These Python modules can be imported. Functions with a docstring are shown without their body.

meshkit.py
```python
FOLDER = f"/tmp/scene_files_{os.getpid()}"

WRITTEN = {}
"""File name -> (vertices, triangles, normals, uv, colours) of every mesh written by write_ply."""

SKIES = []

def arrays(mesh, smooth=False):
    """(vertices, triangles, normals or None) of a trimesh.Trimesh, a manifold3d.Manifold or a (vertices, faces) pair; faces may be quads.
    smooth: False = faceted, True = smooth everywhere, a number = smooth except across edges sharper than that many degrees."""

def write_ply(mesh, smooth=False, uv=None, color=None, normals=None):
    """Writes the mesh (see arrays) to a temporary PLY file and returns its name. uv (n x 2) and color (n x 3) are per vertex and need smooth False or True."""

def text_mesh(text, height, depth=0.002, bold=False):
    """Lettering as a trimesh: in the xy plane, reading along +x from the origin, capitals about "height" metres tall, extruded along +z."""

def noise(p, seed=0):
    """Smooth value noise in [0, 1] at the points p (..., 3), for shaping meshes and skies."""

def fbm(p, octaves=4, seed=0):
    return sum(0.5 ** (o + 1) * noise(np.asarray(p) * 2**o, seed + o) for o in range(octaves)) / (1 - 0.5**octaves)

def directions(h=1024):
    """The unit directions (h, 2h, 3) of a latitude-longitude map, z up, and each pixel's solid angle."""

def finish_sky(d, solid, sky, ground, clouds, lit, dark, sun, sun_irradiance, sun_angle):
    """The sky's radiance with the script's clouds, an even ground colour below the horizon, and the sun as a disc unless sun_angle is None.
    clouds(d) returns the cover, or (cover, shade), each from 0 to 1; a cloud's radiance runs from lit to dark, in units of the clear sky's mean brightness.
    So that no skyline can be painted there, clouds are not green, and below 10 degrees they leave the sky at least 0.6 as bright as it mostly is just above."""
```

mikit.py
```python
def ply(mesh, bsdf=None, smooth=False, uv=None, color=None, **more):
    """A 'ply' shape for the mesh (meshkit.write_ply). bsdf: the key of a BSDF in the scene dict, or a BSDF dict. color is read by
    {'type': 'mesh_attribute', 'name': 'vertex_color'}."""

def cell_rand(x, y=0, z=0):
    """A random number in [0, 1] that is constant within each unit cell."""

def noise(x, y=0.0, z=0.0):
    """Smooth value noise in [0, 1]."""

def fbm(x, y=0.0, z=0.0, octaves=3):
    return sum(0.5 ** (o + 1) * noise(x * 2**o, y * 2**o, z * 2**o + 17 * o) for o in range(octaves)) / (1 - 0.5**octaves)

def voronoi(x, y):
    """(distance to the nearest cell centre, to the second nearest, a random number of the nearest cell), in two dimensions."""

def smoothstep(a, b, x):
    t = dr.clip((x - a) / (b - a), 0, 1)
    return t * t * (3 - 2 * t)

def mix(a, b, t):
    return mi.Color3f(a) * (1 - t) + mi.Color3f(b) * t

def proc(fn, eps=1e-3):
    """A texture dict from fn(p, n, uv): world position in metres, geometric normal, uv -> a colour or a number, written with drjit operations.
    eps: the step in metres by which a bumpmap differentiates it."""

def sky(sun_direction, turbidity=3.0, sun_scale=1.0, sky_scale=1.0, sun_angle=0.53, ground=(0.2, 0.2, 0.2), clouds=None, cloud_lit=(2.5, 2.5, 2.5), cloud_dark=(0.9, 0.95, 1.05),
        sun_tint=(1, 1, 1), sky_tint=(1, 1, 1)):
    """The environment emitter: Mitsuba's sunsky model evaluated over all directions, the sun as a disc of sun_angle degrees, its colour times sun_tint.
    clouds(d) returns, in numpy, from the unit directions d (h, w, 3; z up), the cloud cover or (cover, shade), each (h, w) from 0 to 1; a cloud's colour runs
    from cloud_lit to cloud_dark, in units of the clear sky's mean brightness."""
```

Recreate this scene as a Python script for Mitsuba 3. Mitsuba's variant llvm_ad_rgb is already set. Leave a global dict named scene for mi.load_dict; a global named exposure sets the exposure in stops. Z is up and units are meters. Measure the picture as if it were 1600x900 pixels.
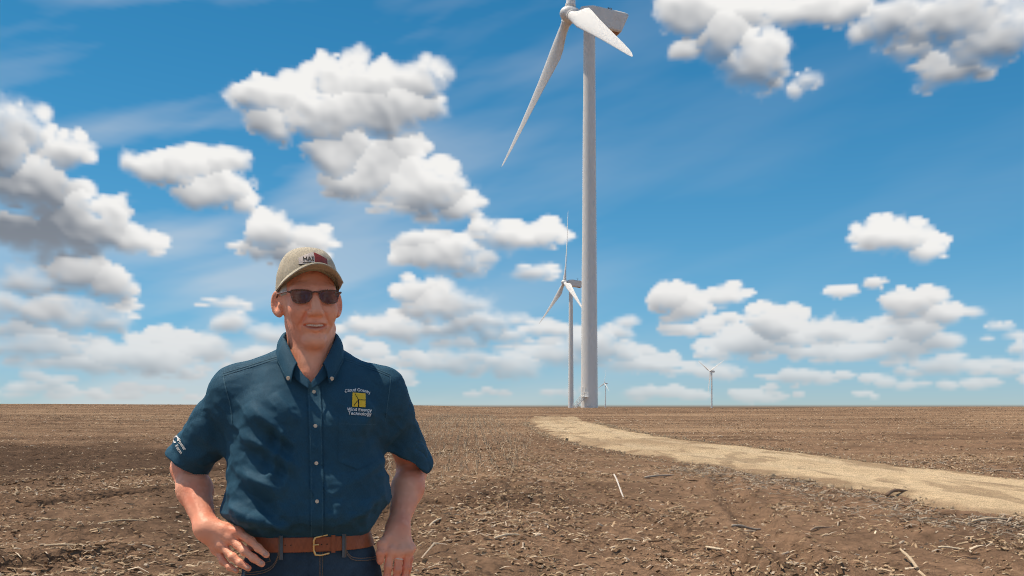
import math, random
import numpy as np, trimesh, shapely, manifold3d as m3
from scipy import ndimage
from scipy.spatial import cKDTree as ndimage_kd
import drjit as dr
import mitsuba as mi
import mikit, meshkit
from mikit import proc, noise, fbm, smoothstep, mix
T = mi.ScalarTransform4f
scene, labels = {}, {}
rng = np.random.default_rng(11)
random.seed(11)

# ------------------------------------------------------------------ camera, sky, exposure
CAM_H = 1.45
exposure = 1.66
scene['camera'] = {'type': 'perspective', 'fov': math.degrees(2*math.atan(800/1400)), 'fov_axis': 'x', 'near_clip': 0.05, 'far_clip': 20000.0,
                   'principal_point_offset_y': -184/900,
                   'to_world': T().look_at(origin=[0, 0, CAM_H], target=[0, 10, CAM_H], up=[0, 0, 1])}
SUN = np.array([-0.39, 0.055, 0.92]); SUN /= np.linalg.norm(SUN)

# cumulus banks by bearing and height in degrees (azimuth, elevation, half width, half height)
PUFFS = """-11.31,19.44,1.70,1.57 -11.51,20.49,0.97,0.81 -14.42,18.15,2.06,1.58 -15.57,18.42,1.10,1.12 -8.93,19.22,2.26,1.70 -6.12,19.51,1.75,1.59 -11.31,17.46,3.45,2.11 -8.13,17.61,2.89,1.93 -10.52,15.65,2.36,1.76 -14.80,16.87,1.26,1.52 -5.71,18.07,1.46,1.16 -8.53,14.23,3.09,1.80 -5.71,13.35,2.92,1.82 -3.47,12.31,1.76,0.98 -9.73,13.42,1.97,1.12 -6.52,12.37,2.50,1.02 -7.33,15.22,2.07,1.39 -28.81,15.03,1.49,1.69 -26.73,14.11,1.28,1.37 -28.81,12.15,2.27,2.16 -25.91,10.34,2.73,1.80 -23.54,9.81,2.05,1.15 -28.18,9.79,3.11,1.47 -29.59,14.09,1.27,2.46 -21.98,9.62,1.01,0.62 -22.15,13.72,1.74,1.05 -20.02,13.91,2.16,1.26 -18.00,14.33,1.45,1.15 -18.19,12.77,2.21,1.32 -16.70,12.20,0.97,0.79 -28.50,7.12,1.95,1.34 -26.24,7.45,1.97,1.21 -24.23,7.02,1.40,1.16 -26.89,5.24,3.52,1.14 -24.23,4.99,1.47,0.86 -29.28,5.48,1.92,1.11 -27.86,4.12,2.97,0.68 -15.00,10.32,1.49,1.45 -12.88,10.11,1.80,0.97 -15.57,9.22,1.10,0.89 -14.04,9.29,2.38,1.06 -5.39,10.00,2.01,0.83 -4.49,9.26,2.35,1.17 -2.66,8.68,1.01,0.67 -6.52,9.43,1.08,0.75 0.00,10.36,2.44,0.91 2.05,10.59,1.35,0.91 -1.43,10.99,1.01,0.75 1.35,8.45,1.43,0.55 -5.71,7.13,1.67,1.18 -4.09,6.26,2.52,1.69 -2.45,5.06,2.44,1.53 -0.41,4.25,1.60,0.77 -6.52,4.63,2.50,1.19 -8.13,5.01,1.86,1.01 -4.49,4.64,3.35,1.02 -17.63,5.98,1.30,0.41 -27.86,3.22,2.80,0.91 -22.15,2.80,3.62,1.11 -19.65,3.31,1.87,0.89 -24.90,2.30,3.12,0.78 -21.45,3.77,1.46,0.80 23.20,9.65,2.21,1.15 24.97,8.91,1.11,0.91 21.73,10.01,0.95,0.70 22.50,10.43,1.08,0.69 10.32,6.65,1.29,1.03 11.31,6.16,1.28,0.95 13.65,6.69,1.33,0.62 15.57,6.05,0.69,0.36 10.52,5.69,1.08,0.52 16.51,5.05,1.57,1.15 19.29,4.59,1.85,0.92 14.42,3.72,2.16,0.95 17.82,4.24,2.35,0.79 12.88,3.35,1.41,0.73 23.72,5.83,1.43,0.96 25.57,4.93,1.27,0.81 24.74,6.07,1.22,0.75 20.02,6.77,0.88,0.42 21.98,7.17,0.61,0.38 28.50,4.27,0.77,0.40 13.65,5.31,0.84,0.40 21.45,3.12,2.57,0.77 23.20,3.34,1.41,0.69 29.50,3.17,0.51,0.49 19.29,3.24,1.65,0.64 11.51,23.26,1.94,1.42 13.07,21.94,1.44,1.62 15.11,20.39,2.04,1.75 17.45,22.87,3.64,0.97 20.02,22.66,1.86,0.83 10.84,21.31,0.98,0.66 14.04,23.05,2.38,1.06 18.26,19.15,0.76,0.66 17.63,18.59,0.46,0.52 23.03,21.49,1.79,1.44 25.91,20.73,3.07,1.86 28.02,19.90,1.97,1.84 26.57,18.67,1.85,1.17 29.44,20.90,1.60,1.31 24.23,19.84,1.40,1.04 2.45,3.02,2.95,0.77 6.52,4.63,1.25,0.51 0.00,2.41,2.53,0.86 8.13,2.59,2.48,0.68 -4.09,2.61,2.94,0.86 12.09,2.16,2.13,0.59 25.91,2.17,1.80,0.61 28.50,1.94,1.43,0.46 -8.93,1.78,2.47,0.59 17.82,1.71,2.02,0.50 5.31,3.62,1.67,1.02 7.33,3.20,1.00,0.85 2.05,4.65,2.10,0.68"""
def clouds(d):
    d = np.asarray(d)
    az = np.degrees(np.arctan2(d[..., 0], d[..., 1])); el = np.degrees(np.arcsin(np.clip(d[..., 2], -1, 1)))
    h, w = az.shape
    col_az, row_el = az[h//2], el[:, 0]
    r = np.random.default_rng(5)
    puffs = [tuple(map(float, q.split(','))) for q in PUFFS.split()]
    for a, e, ra, re in list(puffs):                        # small heads and torn scraps round the rim of each
        for _k in range(7):
            q = r.uniform(-.35, 1.15)*math.pi; g = r.uniform(.16, .42); f = r.uniform(.72, 1.12)
            puffs.append((a + f*ra*math.cos(q), e + f*re*math.sin(q)*.95, ra*g*1.1, min(ra, re)*g*1.15))
    # the same kind of cumulus all round the rest of the sky
    for _ in range(260):
        a = r.uniform(36, 324); e = 2 + 46*r.random()**1.6
        s = (1.2 + 2.2*r.random())*(0.45 + e/32)
        for _k in range(r.integers(4, 9)):
            puffs.append((((a + r.normal()*s*1.5 + 180) % 360) - 180, max(0.8, e + r.normal()*s*.35), s*(.6+.7*r.random()), s*(.35+.4*r.random())))
    for _ in range(430):                                   # rows of small far cumulus low over the horizon
        a = r.uniform(-180, 180); e = 0.4 + 4.8*r.random()**1.6
        s = 0.34 + 0.17*e*r.random() + .30*r.random()
        for _k in range(r.integers(2, 7)):
            puffs.append((a + r.normal()*s*1.7, max(.3, e + abs(r.normal())*s*.3), s*(.7+.8*r.random()), s*(.35+.3*r.random())))
    P = np.stack([d[..., 0], d[..., 1], d[..., 2]], -1)
    def nz(f, sx=1, sd=0, o=4): return meshkit.fbm(P*f*np.array([1, 1, sx]) + 7.3*sd, o, sd)
    hgt = np.zeros((h, w)); cov = np.full((h, w), -1.0); low = np.zeros((h, w))
    wa = (nz(14, 1.3, 1, 4)-.5)*2.6 + (nz(55, 1, 3, 3)-.5)*0.9
    we = (nz(14, 1.3, 2, 4)-.5)*2.4 + (nz(55, 1, 4, 3)-.5)*0.8
    bil = 1-np.abs(2*nz(34, 1, 6, 4)-1)
    bil2 = 1-np.abs(2*nz(80, 1, 7, 3)-1)
    for a, e, ra, re in puffs:
        k = 0.36*min(ra, re*1.6, 3.4) + .06
        i0, i1 = np.searchsorted(-row_el, [-(e+re*1.9+.5), -(e-re*1.9-.5)])
        if i1 <= i0: continue
        daz = (col_az - a + 180) % 360 - 180
        cs = max(.5, math.cos(math.radians(e)))
        js = np.nonzero(np.abs(daz) < ra*1.9/cs+.5)[0]
        if not len(js): continue
        ix = np.ix_(np.arange(i0, i1), js)
        u = (daz[js][None, :]*cs + wa[ix]*k)/ra
        v = (row_el[i0:i1, None] - e + we[ix]*k)/re
        v = np.where(v < 0, v*1.22, v)                      # flatter undersides
        rr = u*u + v*v
        f = 1 - np.sqrt(rr)
        hh = np.sqrt(np.maximum(0, 1-rr*.8))*re
        cov[ix] = np.maximum(cov[ix], f)
        up = hh > hgt[ix]
        low[ix] = np.where(up, -v, low[ix]); hgt[ix] = np.where(up, hh, hgt[ix])
    n8 = nz(20, 1, 9, 4)
    wisp = nz(120, 1, 12, 3)
    veil = nz(9, 1, 14, 3)
    fine = nz(60, 1, 16, 4)
    c = cov + (bil-.62)*.40 + (bil2-.6)*.26 + (n8-.5)*.75 + (fine-.5)*.55
    thin = .15 + .50*np.clip(low*.8 + .05, 0, 1) + .70*np.clip((veil-.50)*4, 0, 1)
    cover = 1 - np.exp(-(np.maximum(c, 0)/thin)**1.6)
    cover *= 1 - .6*np.clip((wisp-.45)*3, 0, 1)*(1-cover)
    halo = .42*np.clip((c+.20)/.55, 0, 1)**2*np.clip((veil-.38)*3.2, 0, 1)*np.clip(.35 + 1.3*(fine-.3), 0, 1)
    cover = 1-(1-cover)*(1-halo)
    hgt = (hgt*(0.62 + .50*bil) + .42*bil2*np.minimum(1, hgt) + .22*(wisp-.5)*np.minimum(1, hgt))*np.minimum(1, cover*1.4)
    hs = ndimage.gaussian_filter(hgt, 1.0)
    gy, gx = np.gradient(hs, 180/1024)
    gy = -gy; gx = gx/np.maximum(.4, np.cos(np.radians(el)))
    lit = (-.9*gy + .45*gx)/np.sqrt(gx*gx + gy*gy + 1.6)        # flanks turned up and to the left face the sun
    od = np.zeros_like(hgt); g = ndimage.gaussian_filter(hgt, .8)
    for k in range(1, 15):                                      # cloud that lies between this spot and the sun
        st = k*1.6
        od += ndimage.shift(g, (st, st*.25), order=1, mode='nearest')*(1-k/15)
    self_sh = 1-np.exp(-od*.15)
    shade = -.02 + .66*self_sh - .34*lit + .70*(n8-.5) + .45*(veil-.5) + .22*np.clip(low, -1, 1)*np.minimum(1, hgt) + .10*np.clip(hgt-2, 0, 2)
    shade += .55*np.exp(-((az+29)/7.5)**2-((el-10.6)/2.8)**2)     # the one heavy bank, seen from below
    shade = np.clip(shade, 0, 1)
    far = np.clip(1-el/10, 0, 1)
    shade = shade*(1-.45*far) + .22*far
    cover *= 1-.34*np.clip(1-el/6, 0, 1)
    # thin streaks of cirrus, stretched across the sky
    st = np.stack([d[..., 0]*2.2 + d[..., 2]*3.0, d[..., 1]*2, d[..., 2]*11 - d[..., 0]*3.5], -1)
    ci = meshkit.fbm(st*1.6, 5, 21)*.7 + .3*meshkit.fbm(P*3, 3, 22)
    ci = np.clip((ci-.42)*2.2, 0, .46)*np.clip(.10 + .90*np.exp(-((az+20)/19)**2), 0, 1)
    ci = 1-(1-ci)*(1-.50*np.exp(-np.maximum(el, 0)/4.6))*(1-.10*np.exp(-np.maximum(el, 0)/13))    # milky air low down
    out = cover + (1-cover)*ci
    sh = np.where(out > 0, (cover*shade + (1-cover)*ci*.25)/np.maximum(out, 1e-6), 0)
    return out, sh
scene['sky'] = mikit.sky(SUN.tolist(), turbidity=3, clouds=clouds, cloud_lit=(4.15, 4.1, 4.0), cloud_dark=(.95, 1.08, 1.28), sky_tint=(.12, .80, .985), ground=(.16, .12, .09))

# ------------------------------------------------------------------ helpers
def sm(a, b, x):
    t = np.clip((np.asarray(x, float)-a)/(b-a), 0, 1); return t*t*(3-2*t)
def tag(key, label=None, category=None, group=None, kind=None):
    labels[key] = {k: v for k, v in (('label', label), ('category', category), ('group', group), ('kind', kind)) if v}
def put(key, mesh, bsdf, smooth=30, label=None, category=None, group=None, kind=None, **kw):
    i, k = 0, key
    while k in scene:
        i += 1; k = f'{key}_{i:03d}'
    scene[k] = mikit.ply(mesh, bsdf, smooth, **kw)
    if label or category or group or kind: tag(k, label, category, group, kind)
    return k
def cat(ms): return trimesh.util.concatenate(ms)
def box(ext, c=(0, 0, 0), R=None):
    m = trimesh.creation.box(ext)
    if R is not None: m.apply_transform(R)
    return m.apply_translation(c)
def rod(a, b, r0, r1=None, n=12):
    a, b = np.asarray(a, float), np.asarray(b, float); r1 = r0 if r1 is None else r1
    z = b-a; z = z/np.linalg.norm(z); x = np.cross(z, [0, 0, 1] if abs(z[2]) < .9 else [1, 0, 0]); x /= np.linalg.norm(x); y = np.cross(z, x)
    t = np.arange(n)*2*np.pi/n; c = np.cos(t)[:, None]*x + np.sin(t)[:, None]*y
    v = np.vstack([a+c*r0, b+c*r1, [a], [b]]); i = np.arange(n); j = (i+1) % n
    f = np.vstack([np.stack([i, j, j+n], 1), np.stack([i, j+n, i+n], 1), np.stack([j, i, i*0+2*n], 1), np.stack([i+n, j+n, i*0+2*n+1], 1)])
    return trimesh.Trimesh(v, f, process=False)
def loft(rings, cap=True):
    """closed rings (k, n, 3) joined into a skin"""
    rings = np.asarray(rings, float); k, n = rings.shape[:2]
    v = rings.reshape(-1, 3); f = []
    i = np.arange(n); j = (i+1) % n
    for a in range(k-1):
        f += [np.stack([a*n+i, a*n+j, (a+1)*n+j], 1), np.stack([a*n+i, (a+1)*n+j, (a+1)*n+i], 1)]
    if cap:
        v = np.vstack([v, rings[0].mean(0), rings[-1].mean(0)])
        f += [np.stack([j, i, i*0+k*n], 1), np.stack([(k-1)*n+i, (k-1)*n+j, i*0+k*n+1], 1)]
    return trimesh.Trimesh(v, np.vstack(f), process=False)
def grid_faces(nr, nc):
    a = (np.arange(nr-1)[:, None]*nc + np.arange(nc-1)[None]).ravel()
    return np.vstack([np.stack([a, a+1, a+nc+1], 1), np.stack([a, a+nc+1, a+nc], 1)])
def rgb(*c): return {'type': 'rgb', 'value': list(c)}

# ------------------------------------------------------------------ materials of the place
def soil_col(p, n, uv):
    x, y = p.x, p.y
    big = fbm(x*.09, y*.09, 1.0, 3); mid = fbm(x*.7, y*.55, 3.0, 4); fine = fbm(x*9, y*9, p.z*9, 3)
    streak = fbm(x*.12 + 5, y*.9, 4.0, 3)
    # wetter, freshly turned strip on the left
    left = smoothstep(-1.0, -4.5, x)
    wob = (fbm(x*.25, y*.25, 8.0, 3)-.5)*7 + x*.10
    wet = left*smoothstep(14.5, 18.0, y + wob)*smoothstep(32.0, 24.0, y + wob)
    wet = dr.maximum(wet, left*.35*smoothstep(30.0, 20.0, y))
    far = smoothstep(22.0, 60.0, y)
    c = mix([.170, .108, .070], [.080, .050, .033], dr.clip(wet*1.0 + (mid-.5)*2.0 + .22, 0, 1))
    c = mix(c, [.25, .168, .108], smoothstep(.50, .78, big*.55 + mid*.25 + streak*.3)*(1-wet)*.75)
    c = mix(c, [.29, .205, .135], far*smoothstep(.48, .74, streak)*.55)
    return c*(.55 + .90*fine)
def soil_h(p, n, uv):
    return fbm(p.x*16, p.y*16, p.z*16, 4)
scene['soil'] = {'type': 'twosided', 'bsdf': {'type': 'bumpmap', 'arbitrary': proc(soil_h, .004), 'scale': .06, 'bsdf': {'type': 'principled', 'base_color': proc(soil_col), 'roughness': .95, 'specular': .15}}}
def gravel_col(p, n, uv):
    x, y = p.x, p.y
    d1, d2, k = mikit.voronoi(x*28, y*28)
    big = fbm(x*.35, y*.25, 1.0, 4); 
    c = mix([.405, .305, .195], [.53, .42, .28], k)
    c = mix(c, [.29, .205, .13], smoothstep(.44, .72, big)*.8)
    rut = dr.exp(-dr.square((uv.y-.30)/.085)) + dr.exp(-dr.square((uv.y-.70)/.085))
    c = mix(c, [.50, .405, .28], rut*.55*smoothstep(.25, .6, fbm(x*.8, y*.5, 9.0, 3)))
    rim = dr.minimum(uv.y, 1-uv.y) + (fbm(x*1.6, y*1.1, 6.0, 4)-.5)*.30
    c = mix([.20, .130, .082], c, smoothstep(.015, .13, rim))
    c = mix(c, [.50, .385, .25], smoothstep(14.0, 5.0, y-10)*.40)
    c = mix(c, [.20, .135, .085], smoothstep(.60, .72, fbm(x*2.2, y*.55, 3.0, 4))*.55)
    return c*(.62 + .38*smoothstep(.0, .35, d2-d1))*(.8 + .4*fbm(x*7, y*7, 2.0, 3))
def gravel_h(p, n, uv):
    d1, d2, k = mikit.voronoi(p.x*28, p.y*28)
    return (1-d1)*.7 + fbm(p.x*14, p.y*14, 0.0, 3)
scene['gravel'] = {'type': 'twosided', 'bsdf': {'type': 'bumpmap', 'arbitrary': proc(gravel_h, .004), 'scale': .020, 'bsdf': {'type': 'principled', 'base_color': proc(gravel_col), 'roughness': .92, 'specular': .2}}}
scene['straw'] = {'type': 'twosided', 'bsdf': {'type': 'principled', 'base_color': {'type': 'mesh_attribute', 'name': 'vertex_color'}, 'roughness': .75, 'specular': .25}}

# ------------------------------------------------------------------ ground
def macro(x, y):
    zc = 1.69 - .73*sm(-30, 4, x) + .25*sm(30, 100, x)
    yy = np.maximum(y, 0)
    zc = zc + .35*(meshkit.fbm(np.stack([np.asarray(x, float)*.035, yy*.012, np.zeros_like(yy)+5.0], -1), 4, 77)-.5)*sm(60, 160, yy)
    return zc*sm(6, 168, np.hypot(x, yy))**.8*(y > 0) - (7*sm(180, 520, yy) + 3*sm(500, 2500, yy) + 14*sm(2500, 6000, yy))
NEAR = np.array([(22, 1.5), (13.5, 5.5), (8.8, 8.8), (6.73, 10.6), (6.25, 12.0), (5.98, 12.9), (5.76, 14.9), (5.5, 17.2), (4.79, 19.6), (3.8, 22.6), (2.6, 28.0), (1.55, 36), (1.0, 50), (1.0, 63.5), (1.75, 80.5)])
FAR = np.array([(26, 9.5), (17.5, 11.5), (12.2, 13.4), (9.98, 15.4), (9.87, 17.28), (8.95, 20.88), (8.35, 27.0), (7.6, 30.5), (6.75, 34.5), (6.1, 41), (5.7, 50), (5.4, 65.6), (5.81, 78)])
def resample(P, n):
    s = np.r_[0, np.cumsum(np.linalg.norm(np.diff(P, axis=0), axis=1))]
    t = np.linspace(0, s[-1], n)
    Q = np.stack([np.interp(t, s, P[:, k]) for k in (0, 1)], 1)
    return np.stack([ndimage.gaussian_filter1d(Q[:, k], n*.012, mode='nearest') for k in (0, 1)], 1)
NS = 420
rn, rf = resample(NEAR, NS), resample(FAR, NS)
road_poly = shapely.Polygon(np.vstack([rn, rf[::-1]])).buffer(0)
def road_dist(x, y):
    """signed distance to the road's edge, negative on the road"""
    out = np.full(np.shape(x), 50.0)
    sel = (x > -4) & (x < 32) & (y > -3) & (y < 90)
    pts = shapely.points(np.asarray(x)[sel], np.asarray(y)[sel])
    inside = shapely.contains(road_poly, pts)
    out[sel] = shapely.distance(road_poly.exterior, pts)*np.where(inside, -1, 1)
    return out
def nz2(x, y, f, sd=0, o=3, fy=None): return meshkit.fbm(np.stack([x*f, y*(fy or f), np.full_like(x, 3.1+sd)], -1), o, sd)
RUTS = [((.35, 30), (1.62, 12.9), (2.2, 7.5), .10, .055), ((4.1, 17.5), (2.9, 11.2), (2.6, 8.0), .22, .08), ((5.2, 16.0), (4.4, 11.0), (4.4, 8.0), .25, .05), ((-3.2, 20), (-6.0, 13.0), (-9.5, 9.0), .24, .15), ((-4.6, 22), (-8.2, 15.0), (-13.0, 11.0), .25, .14), ((-1.0, 12.0), (-3.3, 9.2), (-5.2, 7.0), .22, .12)]
def relief(x, y):
    d = np.hypot(x, y)
    a = 1/(1 + (d/70)**2)
    rough = .45 + .9*sm(.40, .66, nz2(x, y, .33, 1))
    strip = np.exp(-((x + .85 - .04*y)/1.0)**2)                 # churned bank beside the track
    rough = rough*(1 + 1.0*strip)*(1-.35*sm(2.4, 4.0, x))
    z = .085*rough*(nz2(x, y, 1.7, 2, 4)-.5)*2*.7 + .035*rough*(nz2(x, y, 7.5, 52, 3)-.5)*2
    r = 1-np.abs(2*nz2(x, y, 3.3, 5, 4)-1)
    z += .065*rough*(r-.6)
    z += .05*(nz2(x, y, .45, 8, 2)-.5) + .11*strip*(.5+nz2(x, y, .6, 58, 3))
    # plough lines, running away to the upper right on the left hand
    u = x*.93 - y*.36 + .5*nz2(x, y, .3, 15)
    z += .045*np.sin(u*6.2)*sm(-1.2, -3.5, x)*(.4+.6*nz2(x, y, .5, 12))
    for p0, p1, p2, w, dep in RUTS:
        t = np.linspace(0, 1, 60)[:, None]
        c = (1-t)**2*np.array(p0) + 2*t*(1-t)*np.array(p1) + t**2*np.array(p2)
        sel = np.nonzero((x > c[:, 0].min()-1) & (x < c[:, 0].max()+1) & (y > c[:, 1].min()-1) & (y < c[:, 1].max()+1))
        if not len(sel[0]): continue
        dd = ndimage_kd(c).query(np.stack([x[sel], y[sel]], -1))
        q = dd[0]; s = dd[1]/60*14
        lug = .5 + .5*np.sign(np.sin((s + q*2.5)*6.0))*np.minimum(1, q*6) if w > .2 else 1
        prof = -np.exp(-(q/w)**4)*(1-.45*lug*(w > .2)) + .55*np.exp(-((q-w*1.45)/(w*.4))**2)
        z[sel] += dep*prof
    return z*a
def ground_z(x, y):
    x, y = np.asarray(x, float), np.asarray(y, float)
    k = sm(-.15, .55, road_dist(x, y))
    return macro(x, y) + relief(x, y)*(.12 + .88*k)
th = np.radians(np.r_[np.arange(-180, -44, 4.0), np.linspace(-41, 41, 800), np.arange(44, 180.1, 4.0)])
rr = np.r_[.05, 1.0, 2.5, np.geomspace(4.0, 190, 500), np.geomspace(200, 9000, 46)]
TH, RR = np.meshgrid(th, rr)
gx, gy = RR*np.sin(TH), RR*np.cos(TH)
gz = ground_z(gx, gy)
gz[:, -1] = gz[:, 0]
put('field', trimesh.Trimesh(np.stack([gx, gy, gz], -1).reshape(-1, 3), grid_faces(*gx.shape)[:, ::-1], process=False), 'soil', True,
    label='tilled brown crop field with scattered dry residue', kind='structure')
# gravel access road: its rim dips under the soil, so the border is as uneven as the soil
NT = 46
t = np.linspace(-.05, 1.05, NT)
X = rn[:, None, 0]*(1-t) + rf[:, None, 0]*t; Y = rn[:, None, 1]*(1-t) + rf[:, None, 1]*t
edge = np.minimum(np.minimum((t-0)*1.0, 1-t)[None]*5.0*np.ones_like(X), (np.arange(NS)[::-1, None]/NS)*40*np.ones_like(X))
zr = macro(X, Y) - .015 + .10*np.tanh(edge*1.1) + .16*(nz2(X, Y, .8, 31, 5)-.5)*np.exp(-edge*1.2) + .03*(nz2(X, Y, 1.3, 35, 3)-.5) + .02*(nz2(X, Y, 5, 33, 3)-.5)
for wt in (.30, .70): zr -= .045*np.exp(-((t[None]-wt)/.07)**2)
put('gravel_road', trimesh.Trimesh(np.stack([X, Y, zr], -1).reshape(-1, 3), grid_faces(NS, NT), process=False), 'gravel', True, uv=np.stack([np.repeat(np.linspace(0, 1, NS)[:, None], NT, 1), np.repeat(t[None], NS, 0)], -1).reshape(-1, 2),
    label='pale tan gravel road curving across the field to the turbine', kind='structure')

# loose stones kicked to the verges
r = np.random.default_rng(21); ns_ = 9000
si = (r.random(ns_)**.8*NS*.80).astype(int)+int(NS*.10); tt = np.where(r.random(ns_) < .5, r.normal(0, .045, ns_), 1-r.normal(0, .045, ns_)); tt = np.where(r.random(ns_) < .30, r.random(ns_), tt)
px_, py_ = rn[si, 0]*(1-tt) + rf[si, 0]*tt + r.normal(0, .05, ns_), rn[si, 1]*(1-tt) + rf[si, 1]*tt + r.normal(0, .05, ns_)
ok = np.hypot(px_, py_) < 60; px_, py_ = px_[ok], py_[ok]; ns_ = len(px_)
pz_ = np.maximum(ground_z(px_, py_), macro(px_, py_)+.01)
ico = trimesh.creation.icosahedron(); sz = np.exp(r.normal(math.log(.013), .5, ns_))
sv = ico.vertices[None]*r.uniform(.6, 1.3, (ns_, 12, 1))*sz[:, None, None]*r.uniform(.6, 1.2, (ns_, 1, 3)) + np.stack([px_, py_, pz_ + sz*.35], -1)[:, None]
scol = np.array([[.42, .33, .225]])*r.uniform(.55, 1.25, (ns_, 1))*np.array([1, 1, 1])
put('loose_stones', trimesh.Trimesh(sv.reshape(-1, 3), (ico.faces[None] + (np.arange(ns_)*12)[:, None, None]).reshape(-1, 3), process=False), 'straw', False,
    label='loose tan stones along the verges of the gravel road', kind='stuff', color=np.repeat(scol, 12, 0))

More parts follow.
